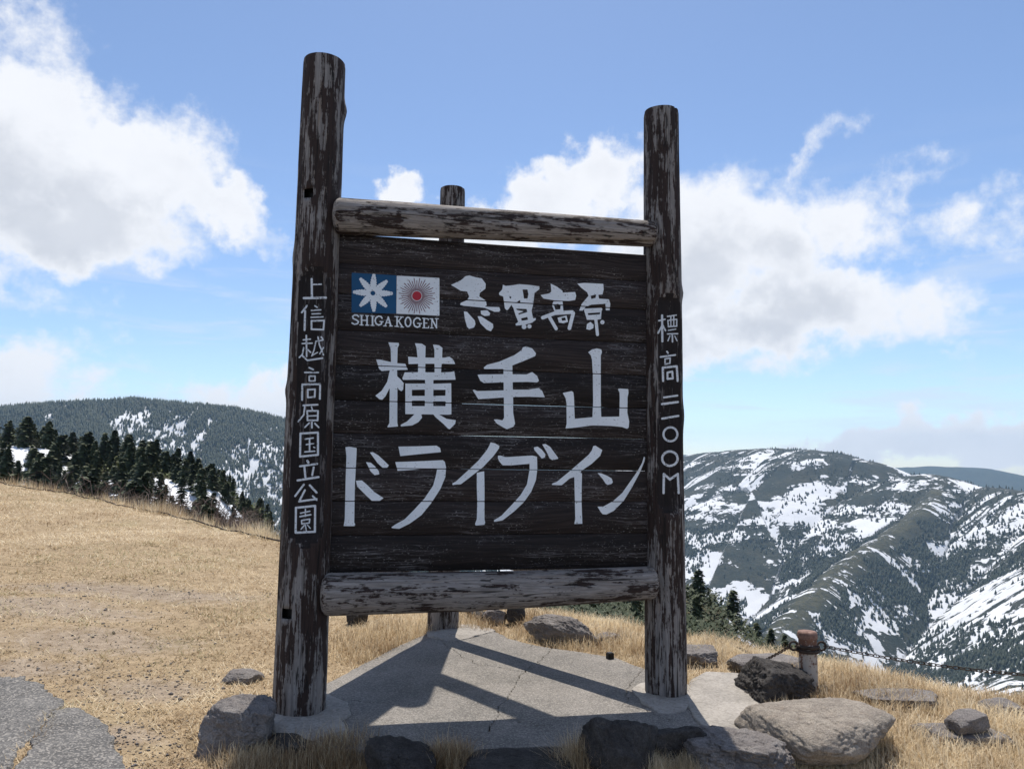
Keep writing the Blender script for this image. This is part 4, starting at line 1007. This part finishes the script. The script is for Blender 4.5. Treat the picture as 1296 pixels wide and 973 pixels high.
rock('lumpy grey rock half in shadow beside the taller front post', 297, 953, (.38, .34, .29), 2, 'rock_grey', .22, .3, boxy=.35, rough_=.13)
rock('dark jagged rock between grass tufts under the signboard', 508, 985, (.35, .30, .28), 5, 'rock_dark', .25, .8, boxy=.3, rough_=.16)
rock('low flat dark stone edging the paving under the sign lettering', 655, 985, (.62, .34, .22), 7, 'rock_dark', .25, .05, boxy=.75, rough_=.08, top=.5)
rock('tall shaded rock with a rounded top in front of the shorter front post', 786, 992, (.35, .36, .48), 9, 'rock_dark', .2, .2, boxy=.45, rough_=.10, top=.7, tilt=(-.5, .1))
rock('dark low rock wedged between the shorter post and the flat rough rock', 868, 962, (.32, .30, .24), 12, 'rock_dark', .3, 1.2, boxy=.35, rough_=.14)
rock('flat rough grey rock with hollows next to the big tan boulder', 948, 985, (.58, .46, .26), 15, 'rock_grey', .35, -.25, boxy=.6, rough_=.18, top=.45)
rock('large flat-topped tan boulder, biggest of the stones', 1061, 970, (.68, .58, .31), 22, 'rock_tan', .24, -.2, boxy=.5, rough_=.08, top=.50, tilt=(.10, -.12), cuts=8, sharp=13, bed=.1)
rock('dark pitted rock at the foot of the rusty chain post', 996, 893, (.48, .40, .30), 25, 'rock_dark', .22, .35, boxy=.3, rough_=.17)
rock('thin grey slab lying in the dry grass with a stone on it', 1237, 945, (.48, .30, .09), 31, 'rock_grey', .3, .05, boxy=.9, rough_=.06, top=.5, z=.0)
rock('small flat stone resting on the thin grey slab', 1234, 928, (.27, .17, .10), 33, 'rock_grey', .05, .3, boxy=.7, rough_=.08, z=.055)
rock('long weathered log-like stone in the tall grass behind the paving', 708, 818, (.58, .24, .27), 35, 'rock_grey', .25, -.35, boxy=.4, rough_=.14)
rock('small upright dark stone in the tall grass behind the paving', 653, 793, (.20, .17, .24), 37, 'rock_dark', .2, .3, boxy=.4, rough_=.12)
rock('low grey stone beside the small upright dark stone', 625, 793, (.24, .2, .17), 39, 'rock_grey', .25, .3, boxy=.4)
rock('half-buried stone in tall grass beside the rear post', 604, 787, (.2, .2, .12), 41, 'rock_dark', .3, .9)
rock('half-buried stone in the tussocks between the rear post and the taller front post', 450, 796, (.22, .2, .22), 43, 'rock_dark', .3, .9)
rock('flat stone ledge with a dark undercut behind the shorter front post', 885, 845, (.36, .34, .17), 45, 'rock_grey', .2, .0, boxy=.8, top=.5)
rock('long thin slab at the grass edge near the chain post', 974, 848, (.56, .3, .10), 47, 'rock_grey', .25, .1, boxy=.85, top=.5, z=.0)
rock('small flat pale stone in the grass beyond the paving', 772, 812, (.22, .17, .09), 49, 'rock_grey', .3, .1, boxy=.7, z=-.02)
rock('flat stone flush with the dry grass beyond the boulder', 1150, 893, (.55, .28, .09), 51, 'rock_grey', .35, -.1, boxy=.85, top=.4, z=.0)
rock('round flat stone sunk in the grass past the thin slab', 1278, 905, (.22, .18, .08), 53, 'rock_grey', .3, .1, boxy=.7, z=.0)
rock('sunken flat grey stone in the short turf near the lumpy grey rock', 303, 863, (.26, .2, .09), 55, 'rock_grey', .35, .1, boxy=.7, z=-.01)
rock('grey stone half buried at the edge of the cement collar under the post', 372, 952, (.34, .2, .14), 57, 'rock_dark', .4, .1, boxy=.6)

def bevel_box(name, c, size, mat, bev=0.006, rot=0.0):
    bm = bmesh.new(); bmesh.ops.create_cube(bm, size=1.0); bmesh.ops.scale(bm, vec=size, verts=bm.verts)
    bmesh.ops.bevel(bm, geom=bm.edges[:], offset=bev, segments=2, affect='EDGES')
    me = bpy.data.meshes.new(name); bm.to_mesh(me); bm.free(); me.materials.append(mat)
    o = bpy.data.objects.new(name, me); o.location = c; o.rotation_euler = (0, 0, rot); return put(o)
p = on_ground(772, 833)
tag(bevel_box('black_block', (p[0], p[1], .022), (.055, .05, .055), M['hollow'], rot=.5), 'tiny black cube lying on the edge of the paving', 'block')

# ------------------------------------------------------------------ chain posts and chains
def rust_paint():
    m, t, b = new_mat('rusty_white_paint'); co = obj_co(t); n = t.noise(co, 16.0, 6.0, 0.7); n2 = t.noise(t.mapping(co, scale=(1, 1, .35)), 26.0, 4.0, 0.6)
    sep = t.node('ShaderNodeSeparateXYZ'); t.l.new(co, sep.inputs[0])
    hz = t.step(sep.outputs[2], 0.20, 0.34)
    k = t.step(t.m('ADD', t.m('MULTIPLY', n, .7), t.m('ADD', t.m('MULTIPLY', n2, .3), t.m('MULTIPLY', hz, 0.10))), 0.53, 0.58)
    c = t.mix(k, (0.42, 0.38, 0.34), t.mix(n2, (0.10, 0.05, 0.036), (0.21, 0.115, 0.08)))
    t.l.new(c, b.inputs['Base Color']); b.inputs['Roughness'].default_value = .7; add_bump(t, b, n, .3, .004); return m
M['rust_white'] = rust_paint()
def rust_mat(name, c1, c2):
    m, t, b = new_mat(name); n = t.noise(obj_co(t), 30.0, 5.0, .7); t.l.new(t.mix(t.step(n, .3, .7), c1, c2), b.inputs['Base Color'])
    b.inputs['Roughness'].default_value = .8; b.inputs['Metallic'].default_value = .2; return m
M['rust_cap'] = rust_mat('rusty_red_cap', (0.14, 0.078, 0.062), (0.29, 0.19, 0.155)); M['chain'] = rust_mat('rusty_chain', (0.03, 0.022, 0.018), (0.08, 0.058, 0.046))
def lathe(prof, n=36):
    P = np.array(prof); a = np.linspace(0, 2 * np.pi, n, endpoint=False)
    V = np.stack([P[None, :, 0] * np.cos(a)[:, None], P[None, :, 0] * np.sin(a)[:, None], np.repeat(P[None, :, 1], n, 0)], -1).reshape(-1, 3)
    return V, grid_faces(n, len(P), True)
def torus(R1, r, n=30, k=8, sx=1.0, ext=0.0):
    a = np.linspace(0, 2 * np.pi, n, endpoint=False); b_ = np.linspace(0, 2 * np.pi, k, endpoint=False); V = []
    for t_ in a:
        for q in b_:
            x = (R1 + r * np.cos(q)) * np.cos(t_) * sx; y = (R1 + r * np.cos(q)) * np.sin(t_)
            V.append((x + ext * np.sign(np.round(np.cos(t_), 6)), y, r * np.sin(q)))
    F = [[i * k + j, ((i + 1) % n) * k + j, ((i + 1) % n) * k + (j + 1) % k, i * k + (j + 1) % k] for i in range(n) for j in range(k)]
    return np.array(V), F
def chain_post(x, y, z, label, h=0.42, r=0.065):
    e = empty('chain_post', (x, y, z)); tag(e, label, 'post'); L = np.array(e.location)
    V, F = lathe([(0, -.3), (r * 1.02, -.3), (r, .02), (r * .99, h - .05), (r * 1.0, h - .035), (0, h - .034)]); make('tube', V + L, F, M['rust_white'], e, True)
    V, F = lathe([(r * .99, h - .05), (r * 1.07, h - .046), (r * 1.08, h - .008), (r * .98, h + .004), (r * .5, h + .008), (0.001, h + .009)]); make('cap', V + L, F, M['rust_cap'], e, True)
    for dz in (0.0, -0.03):
        V, F = torus(r * 1.12, .013, 40, 8); make('ring', V + L + (0, 0, h - .10 + dz), F, M['chain'], e, True)
    for s in (-1, 1):
        V, F = torus(.030, .008, 20, 8); V = V[:, [0, 2, 1]]; make('eyelet', V + L + (s * (r * 1.12 + .03), 0, h - .10), F, M['chain'], e, True)
    return e
cp = on_ground(1027, 871); cpz = float(ground_z(cp[0], cp[1]))
chain_post(cp[0], cp[1] + .05, cpz, 'short rusty white pipe post with red-brown cap holding a chain')
cpos = np.array([cp[0], cp[1] + .05, cpz + .32])
q2 = np.array([1.95, 9.9]); q2z = float(ground_z(*q2)); chain_post(q2[0], q2[1], q2z, 'rusty white pipe post beyond the shorter front post of the sign')
q3 = np.array([5.3, 5.15]); q3z = float(ground_z(*q3)); chain_post(q3[0], q3[1], q3z, 'rusty white pipe post at the far end of the sagging chain')
link_me = None
def chain(A, Bp, sag, label, pitch=0.038):
    global link_me
    A = np.array(A, float); Bp = np.array(Bp, float); L = np.linalg.norm(Bp - A); n = int(L * 1.01 / pitch)
    if link_me is None:
        V, F = torus(.0105, .0036, 14, 6, 1.15, .009); link_me = mesh_from('link', V, F, [M['chain']], True)
    e = empty('chain', A); tag(e, label, 'chain')
    tt = (np.arange(n) + .5) / n; P = A + (Bp - A) * tt[:, None]; P[:, 2] -= sag * 4 * tt * (1 - tt)
    P[:, 2] = np.maximum(P[:, 2], ground_z(P[:, 0], P[:, 1]) + .03)
    T = np.gradient(P, axis=0)
    for k in range(n):
        o = bpy.data.objects.new('link', link_me); q = Vector(T[k]).to_track_quat('X', 'Z')
        q = q @ Quaternion((1, 0, 0), math.radians(90 * (k % 2) + 20)); o.rotation_mode = 'QUATERNION'; o.rotation_quaternion = q
        o.location = P[k] - A; put(o, e)
chain(cpos + (.12, 0, 0), (q3[0] - .1, q3[1], q3z + .32), .10, 'rusty chain running out from the short post over the dry grass')
chain(cpos - (.12, 0, 0), (q2[0] + .08, q2[1], q2z + .32), .09, 'rusty chain from the short post back along the drop-off')
# long cable along the far edge of the meadow
def cable():
    pts = [(-160, 600), (0, 626), (60, 636), (120, 646), (230, 664), (345, 683), (420, 695)]
    rs = [36, 30, 27, 24, 18.5, 14.6, 12.5]
    P = np.array([at_range(x, y, r) for (x, y), r in zip(pts, rs)])
    tt = np.linspace(0, len(P) - 1, 160); C = np.stack([np.interp(tt, np.arange(len(P)), P[:, k]) for k in range(3)], 1)
    C[:, 2] = np.maximum(C[:, 2], ground_z(C[:, 0], C[:, 1]) + .05) + np.sin(tt * 9) * .008
    T = np.gradient(C, axis=0); T /= np.linalg.norm(T, axis=1)[:, None]; u = np.cross(T, [0, 0, 1.0]); u /= np.linalg.norm(u, axis=1)[:, None]; v = np.cross(T, u)
    k = 6; a = np.linspace(0, 2 * np.pi, k, endpoint=False); rad = .016
    V = (C[:, None] + rad * (np.cos(a)[None, :, None] * u[:, None] + np.sin(a)[None, :, None] * v[:, None])).reshape(-1, 3)
    F = np.array([[i * k + j, (i + 1) * k + j, (i + 1) * k + (j + 1) % k, i * k + (j + 1) % k] for i in range(len(C) - 1) for j in range(k)])
    o = make('cable', V, F, M['chain'], origin=C[0]); tag(o, 'thin rusty cable strung low along the far edge of the turf', 'cable')
cable()

# ------------------------------------------------------------------ trees and shrubs
def conifer_parts(h, R, seed):
    rng = np.random.default_rng(seed)
    k = 7; a = np.linspace(0, 2 * np.pi, k, endpoint=False); zz = np.linspace(-.6, h * .97, 7)
    TV = np.concatenate([np.c_[np.cos(a) * .035 * h * (1 - z / h * .95) * .5, np.sin(a) * .035 * h * (1 - z / h * .95) * .5, np.full(k, z)] for z in zz])
    TF = np.array([[i * k + j, i * k + (j + 1) % k, (i + 1) * k + (j + 1) % k, (i + 1) * k + j] for i in range(6) for j in range(k)])
    V, F = [], []
    z = 0.06 * h
    while z < h * .97:
        f = z / h; rad = R * (1 - f) ** .75 * rng.uniform(.75, 1.15) + .05
        for _ in range(rng.integers(7, 11)):
            az = rng.uniform(0, 2 * np.pi); ln = rad * rng.uniform(.6, 1.1); d = np.array([np.cos(az), np.sin(az), 0]); s = np.array([-d[1], d[0], 0])
            for q in np.linspace(.25, 1, 4):
                c = d * ln * q; c[2] = z + ln * (.12 * q - .32 * q * q) + rng.normal(0, .03)
                w = .20 * R * (1.15 - .5 * q) * rng.uniform(.7, 1.3); e1 = s * w + np.array([0, 0, -w * .35]) ; e2 = d * w * .9 + np.array([0, 0, -w * rng.uniform(-.1, .5)])
                i0 = len(V); tw = rng.normal(0, .12, (4, 3)) * w
                V += [c - e1 + tw[0], c - e2 * .6 + tw[1] + (0, 0, w * .25), c + e1 + tw[2], c + e2 + tw[3]]; F.append([i0, i0 + 1, i0 + 2, i0 + 3])
        z += h * rng.uniform(.045, .07)
    i0 = len(V); V += [np.array([.05 * R, 0, h * .9]), np.array([-.05 * R, .03, h * .9]), np.array([0, 0, h * 1.02])]
    return TV, TF, np.array(V), F + [[i0, i0 + 1, i0 + 2]]
CON = []
for s in range(9):
    rng = np.random.default_rng(300 + s); h = [1, 1, 1, 1, 1, 1, 1, 1, 1][s] * 5.0; R_ = rng.uniform(1.3, 2.1)
    tv, tf, cv, cf = conifer_parts(h, R_, 300 + s)
    CON.append((mesh_from('trunk', tv, tf, [M['bark']], True), mesh_from('crown', cv, cf, [M['fir']])))
def plant_fir(x, y, sc, label, group, rng):
    z = float(ground_z(x, y)) - .15
    tm, cm = CON[rng.integers(len(CON))]
    e = empty('fir_tree', (x, y, z)); e.rotation_euler = (rng.normal(0, .03), rng.normal(0, .03), rng.uniform(0, 6.28)); s = sc / 5.0
    e.scale = (s * rng.uniform(.9, 1.5),) * 2 + (s,); tag(e, label, 'tree', group)
    for nm, me in (('trunk', tm), ('crown', cm)): put(bpy.data.objects.new(nm, me), e)
rng = np.random.default_rng(12)
cnt = 0; tries = 0; spots = []
while cnt < 300 and tries < 20000:
    tries += 1
    px = rng.uniform(-20, 352); az = az_of(px); r = rng.uniform(46, 128)
    x, y = r * math.sin(az), r * math.cos(az)
    c = float(fbm(np.array([x * .085]), np.array([y * .085]), 4, 44)[0])
    dens = (1.0 if px < 190 else .7) * (1 if r > 70 or px > 150 else .5)
    if px > 300: dens = .5
    if rng.uniform() > dens or (c > .53 and rng.uniform() < .8): continue
    if any((x - a) ** 2 + (y - b_) ** 2 < 1.7 for a, b_ in spots): continue
    spots.append((x, y)); cnt += 1
    plant_fir(x, y, rng.uniform(1.6, 4.0) * (1 if px < 200 else .85), *(('dark green fir on the crest of the wooded hill', 'firs along the hill crest') if r > 104 else ('dark green fir on the snow-patched face of the wooded hill', 'firs on the hill face')), rng)
cnt = 0; spots = []
while cnt < 90:
    px = rng.uniform(640, 1030); az = az_of(px); r = rng.uniform(42, 120)
    x, y = r * math.sin(az), r * math.cos(az)
    if any((x - a) ** 2 + (y - b_) ** 2 < 3.5 for a, b_ in spots): continue
    spots.append((x, y)); cnt += 1
    plant_fir(x, y, rng.uniform(1.5, 3.0), 'fir on the steep slope below the chain and tall dry grass', 'firs below the drop-off', rng)

def shrub_mesh(seed):
    rng = np.random.default_rng(seed); V, F = [], []
    def seg(a, b_, r0, r1):
        d = b_ - a; d = d / (np.linalg.norm(d) + 1e-9); u = np.cross(d, [.3, .5, .8]); u /= np.linalg.norm(u); v = np.cross(d, u); i0 = len(V)
        for p_, r_ in ((a, r0), (b_, r1)):
            for q in range(3): V.append(p_ + r_ * (math.cos(2.094 * q) * u + math.sin(2.094 * q) * v))
        for q in range(3): F.append([i0 + q, i0 + (q + 1) % 3, i0 + 3 + (q + 1) % 3, i0 + 3 + q])
    for _ in range(16):
        p_ = np.array([rng.normal(0, .12), rng.normal(0, .12), -.1]); az = rng.uniform(0, 6.28); ln = rng.uniform(.5, 1.1)
        d = np.array([math.cos(az) * .45, math.sin(az) * .45, 1.0]); d /= np.linalg.norm(d)
        for k in range(4):
            n_ = p_ + d * ln * .3 + rng.normal(0, .03, 3); seg(p_, n_, .020 - .004 * k, .016 - .004 * k)
            for _ in range(3):
                dd = d + rng.normal(0, .5, 3); dd /= np.linalg.norm(dd); e_ = n_ + dd * rng.uniform(.15, .4); seg(n_, e_, .009, .005)
                for _ in range(2): d3 = dd + rng.normal(0, .5, 3); seg(e_, e_ + d3 / np.linalg.norm(d3) * rng.uniform(.1, .25), .006, .003)
            p_ = n_; d = d + rng.normal(0, .16, 3); d /= np.linalg.norm(d)
    return mesh_from('bare_shrub', np.array(V), F, [M['twig']])
SH = [shrub_mesh(k) for k in range(5)]
for k in range(120):
    px = rng.uniform(-20, 345); az = az_of(px); re = float(np.interp(az, EDGE_AZ, EDGE_R)); r = rng.uniform(re * 1.6, 74) if k < 70 else rng.uniform(re * 1.25, re * 1.7)
    x, y = r * math.sin(az), r * math.cos(az); o = bpy.data.objects.new('bare_shrub', SH[k % 5]); s = rng.uniform(.9, 2.0) * (1.3 if r > 40 else .62)
    o.scale = (s * 1.15, s * 1.15, s); o.rotation_euler = (0, 0, rng.uniform(0, 6.28)); o.location = (x, y, float(ground_z(x, y)) - .05)
    tag(put(o), 'leafless brown shrub in front of the firs beyond the turf', 'shrub', 'bare shrubs beyond the turf')

def leaf_scatter(name, n, pick, size, mat, seed, label):
    """low leafy ground cover as one mesh of small tilted leaves"""
    rng = np.random.default_rng(seed); P, S = pick(rng, n); n = len(P)
    a = rng.uniform(0, 6.28, n); d = np.c_[np.cos(a), np.sin(a), rng.uniform(.1, .9, n)]; s = np.c_[-np.sin(a), np.cos(a), rng.normal(0, .3, n)]
    L = (size * S * rng.uniform(.6, 1.3, n))[:, None]
    V = np.stack([P, P + d * L * .5 + s * L * .22, P + d * L, P + d * L * .5 - s * L * .22], 1).reshape(-1, 3)
    F = np.arange(n * 4).reshape(n, 4); o = make(name, V, F, mat); tag(o, label, None, None, 'stuff'); return o
def pick_scrub(rng, n):
    az = np.array([az_of(p) for p in np.linspace(-40, 380, 60)]); azv = np.interp(rng.uniform(0, 59, n), np.arange(60), az); r = rng.uniform(24, 125, n) ; x, y = r * np.sin(azv), r * np.cos(azv)
    sn = fbm(x * .085, y * .085, 4, 44); ok = (edge_k(x, y) > 1.3) & (sn < .47 + rng.normal(0, .02, n)) & ((azv > math.radians(-22)) | (rng.uniform(0, 1, n) < .4)); x, y = x[ok], y[ok]
    hgt = fbm(x * .5, y * .5, 3, 52) * 1.3 * rng.uniform(0, 1, len(x)); return np.c_[x, y, ground_z(x, y) + hgt], 1 + 0 * x
leaf_scatter('dwarf_bamboo', 90000, pick_scrub, .42, M['bamboo'], 61, 'dull green dwarf bamboo thicket covering the wooded hill')
def pick_slope(rng, n):
    az = np.radians(rng.uniform(-6, 42, n)); r = np.exp(rng.uniform(np.log(10), np.log(170), n)); x, y = r * np.sin(az), r * np.cos(az); ok = edge_k(x, y) > 1.35; x, y = x[ok], y[ok]
    hgt = fbm(x * .4, y * .4, 3, 53) * 1.5 * rng.uniform(0, 1, len(x)) * np.clip(np.hypot(x, y) / 30, .3, 1); return np.c_[x, y, ground_z(x, y) + hgt - .1], np.clip(np.hypot(x, y) / 45, .25, 1.6)
leaf_scatter('slope_thicket', 170000, pick_slope, .32, M['fir'], 62, 'dark evergreen thicket on the steep slope below the drop-off')

# ------------------------------------------------------------------ dry grass
def tall_zone(x, y):
    back = sstep(y + 0.55 * (x + 1.0), 5.9, 6.5) * sstep(x, -1.75, -1.15)
    rightz = sstep(x, 1.15, 1.6)
    return np.maximum(back, rightz * sstep(y + .35 * x, 4.6, 5.6) * 0.8 + rightz * .28)
def paved(x, y):
    k = np.zeros(x.shape, bool)
    for P, mgn in ((padP, .01), (conP, .0), (asA, .02), (asB, .02)):
        b_ = box_of(P); q = (x > b_[0]) & (x < b_[2]) & (y > b_[1]) & (y < b_[3])
        if q.any(): k[q] |= sd_poly(x[q], y[q], P) > mgn
    return k
def blades(name, x, y, h, lean, width, seed, label, kind='stuff', green=None, zoff=0.0, segs=2):
    rng = np.random.default_rng(seed); n = len(x); z = ground_z(x, y) - .008 + zoff
    az = rng.uniform(0, 2 * np.pi, n) ; d = np.c_[np.cos(az), np.sin(az)]; s = np.c_[-d[:, 1], d[:, 0]]
    B = np.c_[x, y, z]
    lean = np.asarray(lean) * np.ones(n); up = np.cos(lean); ou = np.sin(lean)
    mid = B + np.c_[d * (h * ou * .35)[:, None], h * up * .62 + h * .05]; tip = B + np.c_[d * (h * ou)[:, None], h * up * .92]
    sw = np.c_[s, np.zeros(n)] * (width * .5)[:, None]
    if segs == 2:
        V = np.stack([B - sw, B + sw, mid + sw * .75, mid - sw * .75, tip], 1); m5 = 5
        Fq = np.array([[0, 1, 2, 3]]); i = (np.arange(n) * 5)[:, None]
        tri = np.concatenate([i + np.array([[0, 1, 2]]), i + np.array([[0, 2, 3]]), i + np.array([[3, 2, 4]])])
    else:
        V = np.stack([B - sw, B + sw, tip], 1); m5 = 3; tri = (np.arange(n) * 3)[:, None] + np.array([[0, 1, 2]])
    o = make(name, V.reshape(-1, 3), tri, M['grass'], origin=None if kind else B.mean(0))
    tone = np.clip(rng.normal(.5, .30, n) + (fbm(x * .9, y * .9, 4, 66) - .5) * 1.3 + (fbm(x * 4.5, y * 4.5, 3, 64) - .5) * .7, 0, 1)
    g = np.zeros(n) if green is None else green
    fattr(o.data, 'tone', np.repeat(tone, m5)); fattr(o.data, 'green', np.repeat(g, m5))
    if kind: tag(o, label, None, None, kind)
    return o
def turf():
    rng = np.random.default_rng(71); n = 560000
    az = np.radians(rng.uniform(-44, 44, n)); r = np.exp(rng.uniform(np.log(3.3), np.log(38), n)); x, y = r * np.sin(az), r * np.cos(az)
    ek = edge_k(x, y); tz = tall_zone(x, y)
    bare = bare_at(x, y) + (fbm(x * 2.5, y * 2.5, 4, 67) - .5) * 1.0
    ok = (ek < 1.25) & ~paved(x, y) & (rng.uniform(0, 1, n) > np.clip(bare * 1.25, 0, .88)) & (rng.uniform(0, 1, n) > tz * .5)
    x, y, r, tz, ek = x[ok], y[ok], r[ok], tz[ok], ek[ok]; n = len(x)
    clump = fbm(x * 3.0, y * 3.0, 3, 68)
    h = rng.uniform(.020, .062, n) * (0.35 + 1.5 * clump) * (1 + .05 * r) * (1 + 1.6 * sstep(ek, .86, 1.0)); w = .0042 * (1 + r * .16)
    lean = rng.uniform(.75, 1.5, n)
    gr = sstep(fbm(x * .35, y * .35, 4, 69), .50, .64) * rng.uniform(0, .8, n) * (rng.uniform(0, 1, n) < .55)
    blades('dry_turf', x, y, h, lean, w, 72, 'short matted dry turf across the meadow', green=gr, segs=1)
turf()
def tall():
    rng = np.random.default_rng(81); n = 300000
    az = np.radians(rng.uniform(-18, 44, n)); r = np.exp(rng.uniform(np.log(3.6), np.log(13.5), n)); x, y = r * np.sin(az), r * np.cos(az)
    tz = tall_zone(x, y); ek = edge_k(x, y); cl = fbm(x * 2.6, y * 2.6, 3, 83)
    ok = (ek < 1.45) & ~paved(x, y) & (rng.uniform(0, 1, n) < tz * (0.25 + 1.5 * sstep(cl, .33, .62)))
    x, y, r, tz, cl, ek = x[ok], y[ok], r[ok], tz[ok], cl[ok], ek[ok]; n = len(x)
    h = rng.uniform(.06, .15, n) * (.45 + 1.2 * cl) * (.55 + .45 * tz) ; lean = np.clip(rng.normal(.75, .35, n), .1, 1.45)
    blades('tall_dry_grass', x, y, h, lean, .0030 * (1 + r * .08), 82, 'taller tussocky dry grass around the paving and along the drop-off')
tall()
def rim():
    rng = np.random.default_rng(91); n = 60000
    az = np.radians(rng.uniform(-42, -8, n)); re = np.interp(az, EDGE_AZ, EDGE_R); r = re * rng.uniform(.9, 1.3, n); x, y = r * np.sin(az), r * np.cos(az)
    cl = fbm(x * 1.1, y * 1.1, 3, 93); ok = rng.uniform(0, 1, n) < sstep(cl, .46, .7); x, y, r, cl = x[ok], y[ok], r[ok], cl[ok]; n = len(x)
    blades('edge_grass', x, y, rng.uniform(.15, .45, n) * (.4 + cl), np.clip(rng.normal(.4, .3, n), 0, 1.3), .006 * (1 + r * .05), 92, 'longer dry grass fringing the far edge of the turf', segs=1)
rim()
for k, (px, py, n, hh, rad, lb) in enumerate([
    (330, 975, 2600, .17, .22, 'shaded low tuft of dry grass in front of the lumpy grey rock'), (420, 968, 3600, .19, .22, 'shaded tuft of dry grass below the cement collar'),
    (568, 975, 2800, .22, .13, 'shaded tuft of dry grass between the jagged and the flat dark rocks'), (745, 985, 3000, .30, .13, 'tall shaded straw tuft beside the rounded tall rock'),
    (820, 990, 2200, .24, .11, 'shaded straw tuft at the foot of the rounded tall rock'), (880, 985, 2600, .20, .14, 'shaded tuft of dry grass before the flat rough rock'),
    (905, 975, 900, .07, .08, 'small sunlit tuft at the shadow edge by the flat rough rock'), (1010, 972, 900, .10, .09, 'sunlit tuft between the flat rough rock and the boulder'), (1075, 978, 1200, .10, .13, 'sunlit tuft of dry grass in front of the boulder'),
    (470, 982, 1600, .14, .1, 'shaded tuft of dry grass against the jagged dark rock')]):
    rg = np.random.default_rng(700 + k); p = on_ground(px, py, -.08); x = p[0] + rg.normal(0, rad * .5, n); y = p[1] + rg.normal(0, rad * .4, n)
    o = blades('grass_tuft', x, y, rg.uniform(.5, 1.1, n) * hh, np.clip(rg.normal(.6, .35, n), 0, 1.4), np.full(n, .0030), 720 + k, lb, kind=None)
    tag(o, lb, 'grass')
def gravel():
    rng = np.random.default_rng(95); n = 5000; c = rng.integers(0, len(BARE), n)
    C = np.array([b_[0] for b_ in BARE])[c]; ab = np.array([[b_[1], b_[2]] for b_ in BARE])[c]; x, y = (C + rng.normal(0, .5, (n, 2)) * ab).T
    x[:700] = rng.uniform(-3.4, -1.6, 700); y[:700] = rng.uniform(4.0, 6.0, 700)
    ok = ~paved(x, y) & (y > 3.3); x, y = x[ok], y[ok]; n = len(x)
    s = rng.gamma(1.6, .0024, n) + .0022; base = np.array([(1, 0, 0), (0, 1, 0), (-1, 0, 0), (0, -1, 0), (0, 0, .6), (0, 0, -.6)])
    V = base[None] * rng.uniform(.6, 1.4, (n, 6, 1)) * s[:, None, None]; V[:, :, 2] *= .8; V = V + np.c_[x, y, ground_z(x, y) + s * .25][:, None]
    f = np.array([[0, 1, 4], [1, 2, 4], [2, 3, 4], [3, 0, 4], [1, 0, 5], [2, 1, 5], [3, 2, 5], [0, 3, 5]]); F = (f[None] + (np.arange(n) * 6)[:, None, None]).reshape(-1, 3)
    o = make('gravel', V.reshape(-1, 3), F, M['rock_grey']); tag(o, 'loose gravel scattered over bare patches in the turf', None, None, 'stuff')
gravel()
